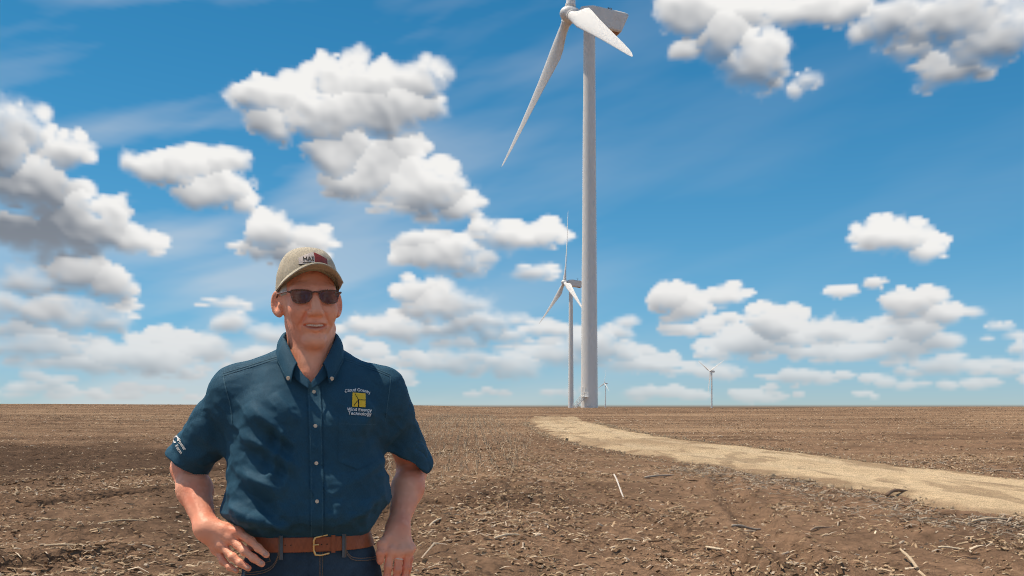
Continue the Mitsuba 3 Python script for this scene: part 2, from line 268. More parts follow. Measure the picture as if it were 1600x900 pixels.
# ------------------------------------------------------------------ crop residue: husks, leaf strips and chopped stalks lying on the soil (nobody could count them)
def residue(n, rmin, rmax, seed, amp=1.0, keep=None, power=1.0):
    r = np.random.default_rng(seed)
    th = np.radians(r.uniform(-36, 36, n*3)); u = r.random(n*3)
    d = (rmin**power + u*(rmax**power-rmin**power))**(1/power)
    x, y = d*np.sin(th), d*np.cos(th)
    dens = .13 + 1.1*sm(.46, .68, nz2(x, y, .5, 41, 3)) + .6*sm(.5, .7, nz2(x, y, 2.2, 42, 2))
    dens *= 1 - .75*np.exp(-((y+x*.1-20.5)/3.6)**2)*sm(-1, -4, x)
    dens += 1.5*np.exp(-((road_dist(x, y)-.75)/.75)**2)*(x > 3.2)*(y < 22)*sm(.50, .70, nz2(x, y, .42, 47, 3))
    dens += .8*sm(.52, .66, nz2(x, y, .09, 44, 2, .8))*(y > 26)
    dens += .85*np.exp(-((x + .85 - .04*y)/1.0)**2)*sm(.36, .60, nz2(x, y, 1.1, 48, 3))
    ok = r.random(n*3) < dens*.52
    rd = road_dist(x, y); ok &= (rd > .05) | (r.random(n*3) < .025)
    x, y, rd = x[ok][:n], y[ok][:n], rd[ok][:n]; m = len(x)
    z = ground_z(x, y)
    dd = np.hypot(x, y)
    L = np.exp(r.normal(math.log(.028), .75, m))*amp*(1 + dd/130); L = np.clip(L, .012, .34*max(1, amp)); W = np.clip(L*r.uniform(.14, .55, m), 0.005, .020)*amp*(1+dd/110)
    grey = (np.abs(rd-.75) < 1.0) & (x > 3.2) & (y < 23) & (nz2(x, y, .42, 47, 3) > .5)
    L = np.where(grey, L*1.7, L); W = np.where(grey, W*.75, W)
    a = np.where(r.random(m) < .45, r.normal(.45, .5, m), r.uniform(0, 2*np.pi, m))
    ax = np.stack([np.cos(a), np.sin(a), r.normal(0, .22, m)], -1); ax /= np.linalg.norm(ax, axis=1)[:, None]
    side = np.cross(ax, [0, 0, 1]); side /= np.linalg.norm(side, axis=1)[:, None]
    roll = r.normal(0, .6, m)[:, None]; up = np.cross(side, ax); side = side*np.cos(roll) + up*np.sin(roll); up = np.cross(side, ax)
    c = np.stack([x, y, z + W*.3 + .004], -1)
    L, W = L[:, None], W[:, None]; bend = r.normal(0, .12, m)[:, None]*L
    k = np.stack([c-ax*L/2-side*W/2, c-ax*L/2+side*W/2, c-side*W/2+up*(bend+W*.25), c+side*W/2+up*(bend+W*.25), c+up*(bend+W*.55), c+ax*L/2-side*W*.3, c+ax*L/2+side*W*.3], 1)
    F = np.array([[0, 1, 4], [0, 4, 2], [1, 3, 4], [2, 4, 5], [4, 6, 5], [4, 3, 6]])
    f = (F[None] + (np.arange(m)*7)[:, None, None]).reshape(-1, 3)
    pal = np.array([[.48, .37, .255], [.40, .29, .185], [.31, .215, .13], [.44, .36, .28], [.22, .145, .09], [.64, .53, .40]])
    col = pal[r.choice(6, m, p=[.16, .22, .24, .10, .22, .06])]*r.uniform(.75, 1.15, (m, 1))
    col = np.where((grey & (r.random(m) < .7))[:, None], np.array([.31, .26, .205])*r.uniform(.55, 1.4, (m, 1)), col)
    return k.reshape(-1, 3), f, np.repeat(col, 7, 0)
parts, at = [], 0
for args in ((52000, 6.5, 27, 1, 1.0, None, 1.15), (26000, 20, 75, 2, 1.1, None, 1.0), (8000, 60, 150, 3, 1.3, None, 1.2)):
    v, f, c = residue(*args); parts.append((v, f+at, c)); at += len(v)
put('crop_residue', trimesh.Trimesh(np.vstack([q[0] for q in parts]), np.vstack([q[1] for q in parts]), process=False), 'straw', False,
    label='pale dry husks and chopped stalks strewn over the soil', kind='stuff', color=np.vstack([q[2] for q in parts]))
# short standing stubble left in rows on the untilled strip behind the person
r = np.random.default_rng(9); ms, cs = [], []
for row in range(16):
    for y in np.arange(17, 85, .28):
        x = -4.0 + row*.34 - (y-17)*.045 + r.normal(0, .05)
        if x > .9 - max(0, (34-y))*.05 or r.random() < .35: continue
        h = r.uniform(.07, .22); b = np.array([x, y, 0.]); ms.append((b, h, r.normal(0, .35, 2)*h))
B = np.array([q[0] for q in ms]); B[:, 2] = ground_z(B[:, 0], B[:, 1])-.01
sv, sf = [], []
for b, (q, h, l) in zip(B, ms):
    m = rod(b, b+[l[0], l[1], h], .009, .007, 4); sf.append(m.faces+len(sv)*10); sv.append(m.vertices)
put('stubble', trimesh.Trimesh(np.vstack(sv), np.vstack(sf), process=False), 'straw', False, label='short pale stubble standing in rows behind the man', kind='stuff',
    color=np.repeat(np.array([[.55, .43, .30]])*r.uniform(.6, 1.2, (len(sv), 1)), 10, 0))

# single stalks that can be told apart
def stalk(a, b, r0, label, col, group=None, bow=.0, lift=.015, ends=None):
    a, b = np.array(a, float), np.array(b, float); n = 9; t = np.linspace(0, 1, n)[:, None]
    P = a*(1-t) + b*t; d = (b-a)/np.linalg.norm(b-a); P = P + np.array([-d[1], d[0]])*np.sin(t*np.pi)*bow
    z = ground_z(P[:, 0], P[:, 1]); z = ndimage.gaussian_filter1d(z, 2, mode='nearest') + r0 + lift*np.sin(t[:, 0]*np.pi*1.3+.3)
    if ends: z = np.maximum(z, z + np.linspace(ends[0], ends[1], n))
    P = np.column_stack([P, z]); q = np.arange(7)*2*np.pi/7; rings = []
    for i in range(n):
        ta = P[min(i+1, n-1)]-P[max(i-1, 0)]; ta /= np.linalg.norm(ta); s = np.cross(ta, [0, 0, 1]); s /= np.linalg.norm(s); u = np.cross(s, ta)
        rr_ = r0*(1-.35*t[i, 0])*(1.25 if i in (3, 6) else 1)
        rings.append(P[i] + rr_*(np.cos(q)[:, None]*s + np.sin(q)[:, None]*u))
    m = loft(rings)
    put('corn_stalk', m, 'straw', True, label=label, category='stalk', group='single stalks lying on the field', color=np.tile(np.array(col)*1.0, (len(m.vertices), 1)))
TAN, GRY, DRK, PAL = (.46, .365, .255), (.34, .29, .24), (.15, .10, .068), (.56, .47, .35)
stalk((2.04, 17.9), (1.70, 13.6), .016, 'long thin grey stalk pointing straight away from the camera in mid field', (.5, .46, .42), lift=.02)
stalk((5.75, 13.75), (6.75, 14.9), .030, 'thick dark brown stalk lying on the near edge of the gravel road', DRK, lift=.05, bow=.06)
stalk((-.17, 8.66), (.25, 9.12), .011, 'thin pale stalk lying in the soil nearest the centre bottom', PAL, bow=.03)
stalk((2.55, 17.2), (3.25, 18.0), .022, 'pale grey stalk at the foot of the road bend beside the long thin stalk', GRY)
stalk((2.0, 9.35), (2.13, 8.72), .014, 'short thick pale stalk piece ending by the loose husk pile', PAL, ends=(.005, .03))
stalk((2.55, 10.4), (2.98, 10.75), .017, 'grey stalk with a pale husk left of the tread marks', GRY)
stalk((3.52, 7.78), (3.62, 8.35), .015, 'stubby tan stalk at the bottom right standing half out of the soil', TAN, ends=(0, .09))
stalk((4.40, 9.25), (4.62, 9.15), .012, 'straight pale sliver lying in open soil at lower right', PAL)
stalk((-.92, 9.95), (-.76, 10.35), .012, 'bright pale stalk lying beside the left hand of the man', PAL, bow=.02)
stalk((1.10, 9.1), (1.32, 9.32), .012, 'short pale stalk lying level near the centre bottom furrow', PAL)
stalk((3.4, 10.2), (3.75, 10.5), .014, 'brown twisted stalk between the tread marks and the road', (.30, .22, .16), bow=.04)
stalk((5.6, 10.9), (6.3, 11.3), .016, 'tan stalk lying below the wide near end of the road', (.50, .40, .29))
stalk((-4.9, 10.6), (-4.4, 10.8), .011, 'pale stalk lying in the ploughed ground left of the man', TAN)
stalk((-4.8, 9.2), (-4.35, 9.3), .014, 'pale stalk at the lower left edge of the picture', TAN)

# ------------------------------------------------------------------ wind turbines
def paint(p, n, uv):
    s = fbm(p.x*.9, p.y*.9, p.z*.06, 4); g = fbm(p.x*.35, p.y*.35, p.z*.25, 3)
    return mix([.67, .68, .69], [.61, .615, .62], dr.clip((s-.50)*1.6, 0, 1))*(.97 + .06*g)
scene['turbine_paint'] = {'type': 'twosided', 'bsdf': {'type': 'principled', 'base_color': proc(paint), 'roughness': .42, 'specular': .45}}
scene['blade_paint'] = {'type': 'twosided', 'bsdf': {'type': 'principled', 'base_color': rgb(.71, .72, .73), 'roughness': .38, 'specular': .5}}
scene['galvanised'] = {'type': 'twosided', 'bsdf': {'type': 'principled', 'base_color': rgb(.70, .70, .69), 'roughness': .5, 'metallic': .2}}
scene['dark_metal'] = {'type': 'twosided', 'bsdf': {'type': 'principled', 'base_color': rgb(.05, .05, .05), 'roughness': .6}}
scene['rust_panel'] = {'type': 'twosided', 'bsdf': {'type': 'principled', 'base_color': rgb(.30, .15, .09), 'roughness': .7}}
def blade_mesh(R, pitch):
    st = [(.028, .95, 1.0, 0), (.06, .95, 1.0, 0), (.10, 1.25, .72, 14), (.15, 1.85, .42, 14), (.20, 2.05, .32, 12.5), (.28, 1.88, .27, 10), (.40, 1.52, .23, 7), (.55, 1.18, .20, 4.5), (.70, .90, .18, 2.5), (.85, .62, .16, 1), (.94, .42, .15, 0), (.98, .26, .14, 0), (1.0, .06, .14, 0)]
    n = 48; q = np.arange(n)*2*np.pi/n; rings = []
    for f, c, th, tw in st:
        rnd = np.clip((th-.35)/.6, 0, 1)
        xc = np.cos(q); yc = np.sin(q)*th*np.where(rnd < 1, (1-rnd)*(.62+.38*np.cos(q)) + rnd, 1)
        xc = xc*c*1.0 - (1-rnd)*c*.40; yc = yc*c
        a = np.radians(tw+pitch); pre = 1.3*f**2.2
        rings.append(np.stack([xc*np.cos(a)-yc*np.sin(a), yc*np.cos(a)+xc*np.sin(a)+pre, np.full(n, f*R)], -1))
    return loft(rings)
def turbine(key, base, psi, phase, label, R=44.8, hub=80.5, ov=4.3, pitch=6, detail=True, tower_z0=-1.0):
    tag(key, label, 'wind turbine', 'white wind turbines')
    bx, by, bz = base
    n = np.array([-np.cos(psi)*np.cos(.087), -np.sin(psi)*np.cos(.087), np.sin(.087)])
    hh = np.array([np.sin(psi), -np.cos(psi), 0]); v = np.cross(n, hh); v = v if v[2] > 0 else -v
    c = np.array([bx, by, bz+hub]); hubp = c + n*ov
    A = np.eye(4); A[:3, 0], A[:3, 1], A[:3, 2], A[:3, 3] = -n, np.cross(v, -n), v, c      # local x runs back along the nacelle
    prof = [(tower_z0, 1.78), (0, 1.76), (12, 1.66), (26.0, 1.55), (26.01, 1.57), (26.2, 1.57), (26.21, 1.55), (52, 1.36), (52.01, 1.38), (52.2, 1.38), (52.21, 1.36), (77.9, 1.19), (78.3, 1.19), (78.31, 1.30), (78.9, 1.30)] if detail else [(tower_z0, 1.9), (0, 1.8), (78.9, 1.22)]
    q = np.arange(180 if detail else 48)*2*np.pi/(180 if detail else 48)
    put(key+'__tower', loft([np.stack([bx+r*np.cos(q), by+r*np.sin(q), np.full_like(q, bz+z)], -1) for z, r in prof]), 'turbine_paint', 25)
    # nacelle: a long box, underside rising and the stern raked
    pts = []
    for sy in (-1, 1):
        for x, z, w in ((-2.0, 1.25, 1.15), (-2.0, -1.35, 1.05), (0, 1.75, 1.45), (0, -1.55, 1.3), (7.5, 1.65, 1.45), (6.4, -1.55, 1.25), (7.0, 1.75, 1.45)):
            pts.append((x, sy*w, z))
    m = m3.Manifold.batch_hull([m3.Manifold.sphere(.42, 16).translate(p_) for p_ in pts])
    a_, b_, _ = meshkit.arrays(m)
    nac = trimesh.Trimesh(a_, b_, process=False); nac.apply_transform(A); put(key+'__nacelle', nac, 'turbine_paint', 35)
    if detail:
        m = cat([box((9.2, .10, .05), (2.9, 0, 2.18)), box((2.2, 1.6, .22), (1.6, 0, 2.22)), box((1.3, 2.2, .18), (5.6, 0, 2.2))]); m.apply_transform(A); put(key+'__roof_hatch', m, 'turbine_paint', False)
        m = cat([rod((4.6, .7, 2.0), (4.6, .7, 3.6), .06), rod((4.3, .7, 3.3), (4.9, .7, 3.3), .045), trimesh.creation.icosphere(1, .16).apply_translation((4.9, .7, 3.4)), box((.35, .1, .3), (4.25, .7, 3.4))]); m.apply_transform(A); put(key+'__wind_mast', m, 'dark_metal', 30)
        m = box((1.6, 2.2, .12), (5.6, 0, -1.99)); m.apply_transform(A); put(key+'__hatch', m, 'rust_panel', False, label='rust brown hatch under the tail of the nacelle')
        for sy in (-1, 1):
            m = cat([box((1.5, .05, .08), (5.4, sy*1.83, .3+.22*k), trimesh.transformations.rotation_matrix(.12*sy*-1, (1, 0, 0))) for k in range(5)]); m.apply_transform(A); put(key+'__vent', m, 'turbine_paint', False)
    # spinner
    pr = np.array([(0, 0), (.35, .08), (.8, .3), (1.25, .75), (1.55, 1.4), (1.66, 2.1), (1.62, 2.9), (1.45, 3.5), (1.3, 3.6), (0, 3.6)])
    sp = trimesh.creation.revolve(pr, sections=36)             # axis z from the nose
    B = np.eye(4); B[:3, 2] = -n; B[:3, 0] = hh; B[:3, 1] = np.cross(-n, hh); B[:3, 3] = hubp + n*2.1
    sp.apply_transform(B); put(key+'__hub', sp, 'turbine_paint', 40)
    for k in range(3):
        a = phase + k*2*np.pi/3; s = np.cos(a)*hh + np.sin(a)*v; tt = np.cross(s, n)
        M = np.eye(4); M[:3, 0] = tt; M[:3, 1] = n; M[:3, 2] = s; M[:3, 3] = hubp
        b = blade_mesh(R, pitch); b.apply_transform(M)
        bk = put(key+'__blade', b, 'blade_paint', 24)
        if detail:
            col = trimesh.creation.annulus(.93, 1.12, .35, sections=32).apply_translation((0, 0, 1.75)); col.apply_transform(M)
            put(bk+'__collar', col, 'turbine_paint', 30)
    return c
zb = float(macro(15.8, 183.5))
c1 = turbine('wind_turbine', (15.83, 183.5, .2), math.radians(16.65), math.radians(208.5), 'nearest and largest white wind turbine, its head cut by the top of the picture')
c2 = turbine('wind_turbine_001', (36.6, 557, -2.9), math.radians(17.8), math.radians(210.6), 'second nearest white wind turbine, just left of the largest tower', tower_z0=-8)
turbine('wind_turbine_002', (425, 1907, -6), math.radians(31), math.radians(148), 'small far wind turbine standing alone to the right with raised blades', detail=False, tower_z0=-8)
turbine('wind_turbine_003', (306, 2936, -6), math.radians(27), math.radians(83), 'tiny far wind turbine just right of the largest tower', detail=False, tower_z0=-10)
turbine('wind_turbine_004', (466, 5000, -18), math.radians(30), math.radians(40), 'farthest turbine, mostly hidden behind the largest tower', detail=False, tower_z0=-10)
# way up to the door of the nearest tower
k0 = 'wind_turbine__staircase'
bx, by, bz = 15.83, 183.5, .2
st_, hr = [], []
top = np.array([bx-1.25, by-1.75, bz+3.0]); foot = np.array([bx-3.4, by-2.4, bz+.3]); d = top-foot; w = np.array([.22, -.75, 0]); w = w/np.linalg.norm(w)*.45
st_ += [rod(foot+s*w, top+s*w, .10, n=6) for s in (-1, 1)] + [box((1.3, 1.4, .08), top+[.3, .1, 0])]
for i in range(1, 12):
    q = foot + d*i/12; st_.append(rod(q-w, q+w, .05, n=6))
put(k0, cat(st_), 'galvanised', False)
for s in (-1, 1):
    o = np.array([0, 0, 1.0]); h_ = [rod(foot+s*w+o, top+s*w+o, .05, n=6), rod(top+s*w+o, top+s*w+o+[.9, 0, 0], .05, n=6)]
    for f_ in (.02, .33, .66, 1.0): h_.append(rod(foot+d*f_+s*w, foot+d*f_+s*w+o, .045, n=6))
    put(k0+'__handrail', cat(h_), 'galvanised', False)
rd_ = np.array([-.72, -.69, 0]); an = math.atan2(rd_[1], rd_[0])
put('wind_turbine__door', box((.14, .95, 2.1), np.array([bx, by, bz+4.1])+rd_*1.68, trimesh.transformations.rotation_matrix(an, (0, 0, 1))), 'galvanised', False)

# ------------------------------------------------------------------ the man: solids described by distance functions, skinned with surface nets
f32 = np.float32
def v3(*a): return np.array(a, f32)
def smin(a, b, k):
    h = np.maximum(k-np.abs(a-b), 0)/k; return np.minimum(a, b) - h*h*k*f32(.25)
def smax(a, b, k): return -smin(-a, -b, k)
def limb(p, a, b, ra, rb):
    a, b = v3(*a), v3(*b); ab = b-a; q = p-a
    h = np.clip(q@ab/(ab@ab), 0, 1)
    return np.linalg.norm(q-h[:, None]*ab, axis=1) - (ra+(rb-ra)*h).astype(f32)
def ell(p, c, r, R=None):
    q = p-v3(*c)
    if R is not None: q = q@R
    r = v3(*r); k0 = np.linalg.norm(q/r, axis=1); k1 = np.linalg.norm(q/(r*r), axis=1)
    return k0*(k0-1)/np.maximum(k1, 1e-6)
def rotm(ax, deg): return trimesh.transformations.rotation_matrix(math.radians(deg), ax)[:3, :3].astype(f32)
def relax(m, n, lam=.5, mu=-.52):
    from scipy import sparse
    e = m.edges_unique; N = len(m.vertices)
    A = sparse.coo_matrix((np.ones(2*len(e)), (np.r_[e[:, 0], e[:, 1]], np.r_[e[:, 1], e[:, 0]])), (N, N)).tocsr()
    D = np.maximum(np.asarray(A.sum(1)).ravel(), 1)[:, None]; v = np.array(m.vertices)
    for _ in range(n):
        for k in (lam, mu): v = v + k*(A@v/D - v)
    return trimesh.Trimesh(v, m.faces, process=False)
def skin(fn, lo, hi, step, smooth=1, block=8, disp=None):
    """mesh of fn = 0 (fn: points (n, 3) -> signed distance), evaluated only in blocks near the surface"""
    lo, hi = np.array(lo, float), np.array(hi, float)
    nb = np.ceil((hi-lo)/(step*block)).astype(int); n = nb*block+1
    cc = [lo[k] + (np.arange(nb[k])+.5)*step*block for k in range(3)]
    C = np.stack(np.meshgrid(*cc, indexing='ij'), -1).reshape(-1, 3).astype(f32)
    dc = np.concatenate([fn(c) for c in np.array_split(C, max(1, len(C)//200000))])
    act = np.abs(dc) < step*block*1.7
    V = np.repeat(np.repeat(np.repeat(np.where(dc < 0, -1, 1).astype(f32).reshape(nb), block, 0), block, 1), block, 2)
    V = np.pad(V, ((0, 1),)*3, constant_values=1)
    ids = np.stack(np.unravel_index(np.nonzero(act)[0], nb), 1)
    g = np.stack(np.meshgrid(*[np.arange(block+1)]*3, indexing='ij'), -1).reshape(-1, 3)
    for part in np.array_split(ids, max(1, len(ids)//500)):
        I = (part[:, None]*block + g[None]).reshape(-1, 3)
        V[I[:, 0], I[:, 1], I[:, 2]] = fn((lo + I*step).astype(f32))
    S = V < 0
    corner = [(a, b, c) for a in (0, 1) for b in (0, 1) for c in (0, 1)]
    sl = lambda a, m: slice(a, m-1+a)
    cnt = sum(S[sl(a, n[0]), sl(b, n[1]), sl(c, n[2])].astype(np.int8) for a, b, c in corner)
    cells = np.stack(np.nonzero((cnt > 0) & (cnt < 8)), 1)
    ix = np.full(n-1, -1, np.int64); ix[tuple(cells.T)] = np.arange(len(cells))
    vals = {q: V[cells[:, 0]+q[0], cells[:, 1]+q[1], cells[:, 2]+q[2]] for q in corner}
    acc, num = np.zeros((len(cells), 3)), np.zeros(len(cells))
    for q in corner:
        for k in range(3):
            if q[k]: continue
            r_ = list(q); r_[k] = 1; r_ = tuple(r_)
            a, b = vals[q], vals[r_]; x = (a < 0) != (b < 0)
            t = np.where(x, a/np.where(x, a-b, 1), 0); pt = np.array(q, float)[None].repeat(len(cells), 0); pt[:, k] += t
            acc += pt*x[:, None]; num += x
    verts = lo + (cells + acc/num[:, None])*step
    F = []
    for k in range(3):
        i, j = (k+1) % 3, (k+2) % 3
        A = [slice(None)]*3; B = [slice(None)]*3; A[k] = slice(0, n[k]-1); B[k] = slice(1, n[k])
        s0, s1 = S[tuple(A)], S[tuple(B)]
        e = np.stack(np.nonzero(s0 != s1), 1); e = e[(e[:, i] > 0) & (e[:, j] > 0) & (e[:, i] < n[i]-1) & (e[:, j] < n[j]-1)]
        q = []
        for di, dj in ((-1, -1), (0, -1), (0, 0), (-1, 0)):
            c = e.copy(); c[:, i] += di; c[:, j] += dj; q.append(ix[tuple(c.T)])
        q = np.stack(q, 1); fl = s0[tuple(e.T)]
        q = np.where(fl[:, None], q, q[:, ::-1]); q = q[(q >= 0).all(1)]
        F += [q[:, [0, 1, 2]], q[:, [0, 2, 3]]]
    m = trimesh.Trimesh(verts, np.vstack(F), process=False)
    if smooth: m = relax(m, smooth)
    if disp is not None:
        n_ = meshkit.arrays(m, True)[2]; v = np.array(m.vertices); m = trimesh.Trimesh(v + n_*disp(v)[:, None], m.faces, process=False)
    return m
def wave(p, f, sd=0, o=3):
    return (meshkit.fbm(p*np.asarray(f), o, sd) - .5).astype(f32)

# where he stands: local x to the picture's right, y away from the camera, z up
STAND = T().translate([-.539, 2.435, 0]).rotate([0, 0, 1], 12.5)
SM = np.array(STAND.matrix, float)
def wear(key, mesh, bsdf, smooth=True, label=None, **kw):
    m = trimesh.Trimesh(np.array(mesh.vertices), np.array(mesh.faces), process=False); m.apply_transform(SM)
    return put(key, m, bsdf, smooth, label, **kw)
HEAD = np.array([-.0136, .006, 1.728]); HR = rotm((0, 0, 1), 10)@rotm((0, 1, 0), -1.8)@rotm((1, 0, 0), 0)   # head turned to his left, slightly tilted
HM = np.eye(4); HM[:3, :3] = HR; HM[:3, 3] = HEAD
def headwear(key, mesh, bsdf, smooth=True, label=None, **kw):
    m = trimesh.Trimesh(np.array(mesh.vertices), np.array(mesh.faces), process=False); m.apply_transform(HM); return wear(key, m, bsdf, smooth, label, **kw)

def face_sdf(p):
    """head frame: ears on the x axis, face towards -y"""
    ax = np.abs(p[:, 0]); s = np.column_stack([ax, p[:, 1], p[:, 2]]).astype(f32)       # mirrored features
    d = ell(p, (0, .012, .040), (.0730, .100, .100))
    d = smin(d, ell(p, (0, -.022, -.022), (.0560, .074, .086)), .035)
    d = smin(d, limb(s, (.0405, .004, -.050), (.013, -.066, -.106), .016, .018), .030)
    d = smin(d, ell(p, (0, -.080, -.106), (.024, .020, .019)), .018)
    d = smin(d, ell(s, (.042, -.066, -.018), (.021, .023, .021)), .024)
    d = smin(d, ell(s, (.038, -.079, -.030), (.017, .014, .016)), .018)
    d = smin(d, ell(s, (.036, -.066, -.048), (.018, .018, .024)), .022)
    d = smin(d, limb(s, (.048, -.072, .030), (.006, -.086, .027), .012, .013), .016)
    d = smin(d, ell(p, (0, -.073, -.062), (.037, .027, .030)), .018)
    d = smax(d, -ell(s, (.032, -.104, .006), (.019, .017, .013)), .014)
    d = smin(d, ell(s, (.0315, -.079, .006), (.013, .012, .0115)), .005)                # eyelids closed down to a squint behind the dark lenses
    d = smin(d, limb(p, (0, -.088, .024), (0, -.114, -.031), .0090, .0138), .012)
    d = smin(d, ell(s, (.0140, -.100, -.0365), (.0100, .012, .0085)), .007)
    d = smax(d, -ell(s, (.0085, -.107, -.0470), (.0045, .0055, .0035)), .004)
    # lips and the open smile
    d = smin(d, limb(s, (.000, -.0985, -.0615), (.032, -.0840, -.0615), .0056, .0030), .008)
    d = smin(d, limb(s, (.000, -.0985, -.0785), (.031, -.0840, -.0655), .0070, .0030), .008)
    d = smax(d, -smin(ell(s, (0, -.0985, -.0700), (.0250, .0150, .0052)), ell(s, (.020, -.0925, -.0660), (.0130, .012, .0028)), .004), .003)
    def groove(a, b, w, dep):                                 # crease: a shallow gaussian valley along a segment
        q = limb(s, a, b, 0, 0); return (dep*np.exp(-(q/w)**2)).astype(f32)
    d = d + groove((0, -.098, -.0895), (.015, -.094, -.087), .006, .0026)
    d = d + groove((.023, -.0955, -.036), (.039, -.0830, -.066), .0042, .0062) + groove((.039, -.0830, -.066), (.037, -.078, -.090), .0050, .0045)
    d = d + groove((.047, -.068, -.040), (.051, -.056, -.080), .005, .0018) + groove((.042, -.078, -.018), (.056, -.06, -.030), .003, .0010)
    for k in (-1, 0, 1): d = d + groove((.058, -.058, .004+.004*k), (.067, -.040, .006+.010*k), .0016, .0010)
    d = d + groove((.022, -.093, -.006), (.040, -.080, -.008), .003, .0012)
    for z in (.044, .054): d = d + groove((0, -.092, z), (.040, -.078, z-.003), .0028, .0009)
    d = d + groove((.0045, -.1, .028), (.0045, -.098, .042), .0025, .0011)
    return d
def head_sdf(p):
    d = face_sdf(p); s = np.column_stack([np.abs(p[:, 0]), p[:, 1], p[:, 2]]).astype(f32)
    R = rotm((0, 0, 1), -42)
    e = ell(s, (.0835, .012, .001), (.0060, .0190, .034), R)
    e = smin(e, ell(s, (.0770, .006, -.026), (.0075, .011, .011)), .010)
    e = smax(e, -ell(s, (.0878, .0070, .005), (.0070, .0115, .0235), R), .003)
    e = smin(e, ell(s, (.0750, .000, -.006), (.006, .006, .008)), .005)
    d = smin(d, e, .008)
    return d
def neck_sdf(p):
    d = limb(p, (-.012, .022, 1.66), (-.008, .036, 1.54), .056, .062)
    d = smin(d, limb(p, (-.050, .030, 1.66), (-.020, -.036, 1.535), .013, .012), .03)
    d = smin(d, limb(p, (.045, .030, 1.66), (.010, -.036, 1.535), .013, .012), .03)
    d = smin(d, ell(p, (-.004, -.042, 1.585), (.010, .010, .015)), .020)
    d = smin(d, limb(p, (-.008, -.004, 1.60), (-.004, -.028, 1.49), .044, .042), .03)
    return d
# joints of both arms: shoulder, elbow, wrist
SHR, ELR, WRR = (-.205, .020, 1.487), (-.343, .150, 1.276), (-.276, -.020, 1.128)
SHL, ELL_, WRL = (.185, .020, 1.490), (.288, .160, 1.272), (.226, -.010, 1.112)
FK_R, FK_L = 1.0, 1.0
# fingers as chains of joints (x, y, z, radius)
FING_R = [   # his right hand: index, middle, ring, little finger, thumb
    [(-.1916, -.062, 1.1205, .0118), (-.158, -.098, 1.103, .0104), (-.138, -.109, 1.085, .0096), (-.1184, -.115, 1.068, .0087)],
    [(-.2109, -.058, 1.1047, .0120), (-.1728, -.095, 1.076, .0105), (-.150, -.107, 1.0590, .0097), (-.1297, -.113, 1.0452, .0088)],
    [(-.2341, -.050, 1.0848, .0116), (-.2033, -.083, 1.0605, .0101), (-.184, -.096, 1.046, .0093), (-.1636, -.103, 1.0337, .0084)],
    [(-.247, -.030, 1.073, .0108), (-.230, -.058, 1.046, .0088), (-.212, -.072, 1.032, .0080), (-.195, -.080, 1.024, .0074)],
    [(-.258, .018, 1.118, .0140), (-.232, .052, 1.104, .0122), (-.210, .072, 1.092, .0108), (-.190, .084, 1.084, .0094)]]
FING_L = [   # his left hand, hanging from the hip pocket: index, middle, ring, little, thumb
    [(.202, -.066, 1.058, .0116), (.195, -.076, 1.018, .0104), (.191, -.076, .990, .0096), (.188, -.072, .966, .0086)],
    [(.2265, -.066, 1.056, .0116), (.2205, -.075, 1.010, .0104), (.216, -.075, .980, .0096), (.213, -.071, .954, .0086)],
    [(.2475, -.056, 1.056, .0110), (.2445, -.064, 1.014, .0098), (.240, -.064, .986, .0090), (.236, -.060, .962, .0082)],
    [(.258, -.034, 1.060, .0102), (.257, -.042, 1.032, .0088), (.253, -.044, 1.006, .0080), (.250, -.040, .986, .0072)],
    [(.200, -.042, 1.094, .0150), (.180, -.066, 1.078, .0128), (.175, -.078, 1.056, .0114), (.174, -.074, 1.034, .0098)]]
FING_R = [[(x, y-.002, z, r*FK_R) for x, y, z, r in f] for f in FING_R]; FING_L = [[(x, y, z, r*FK_L) for x, y, z, r in f] for f in FING_L]
def arm_sdf(p, S, E, W, F, wr):
    S, E, W = map(np.array, (S, E, W))
    d = limb(p, S, E, .047, .043)
    d1 = limb(p, E, E*.62+W*.38+np.array([0, .004, 0]), .0430, .0455); d2 = limb(p, E*.62+W*.38, W, .0445, .0262)
    d = smin(d, smin(d1, d2, .02), .02)
    d = smin(d, ell(p, E+np.array([0, .018, -.010]), (.033, .030, .028)), .02)
    knuck = [np.array(f[0][:3]) for f in F[:4]]
    h = limb(p, W, knuck[0]*.55+W*.45, .0265, .0205)
    for k, q in enumerate(knuck):
        h = smin(h, limb(p, W+(q-W)*.18, q, .0215, .0148), .014)
    d = smin(d, h, .028)
    th = F[4]; d = smin(d, limb(p, W*.75+np.array(th[0][:3])*.25, th[0][:3], .020, .0150), .016)
    al = None
    for f in F:
        g = None
        for a, b in zip(f[:-1], f[1:]):
            s = limb(p, a[:3], b[:3], a[3], b[3]); g = s if g is None else smin(g, s, .004)
        for a in f[1:3]: g = smin(g, np.linalg.norm(p-v3(*a[:3]), axis=1)-f32(a[3]*1.08), .004)
        al = g if al is None else smin(al, g, .0012)
    d = smin(d, al, .006)
    for q in knuck: d = smin(d, np.linalg.norm(p-v3(*(q+wr*.0035)), axis=1)-f32(.0128), .010)
    for q in knuck:                                           # tendons over the back of the hand
        d = smin(d, limb(p, W+(q-W)*.35+wr*.0165, q+wr*.0085, .0030, .0034), .008)
    d = smin(d, limb(p, E*.5+W*.5+wr*.036, W+wr*.018, .0030, .0026), .010)
    return d
WNR = np.array([-.25, -.80, .40]); WNR /= np.linalg.norm(WNR)
WNL = np.array([.35, -.93, .1]); WNL /= np.linalg.norm(WNL)
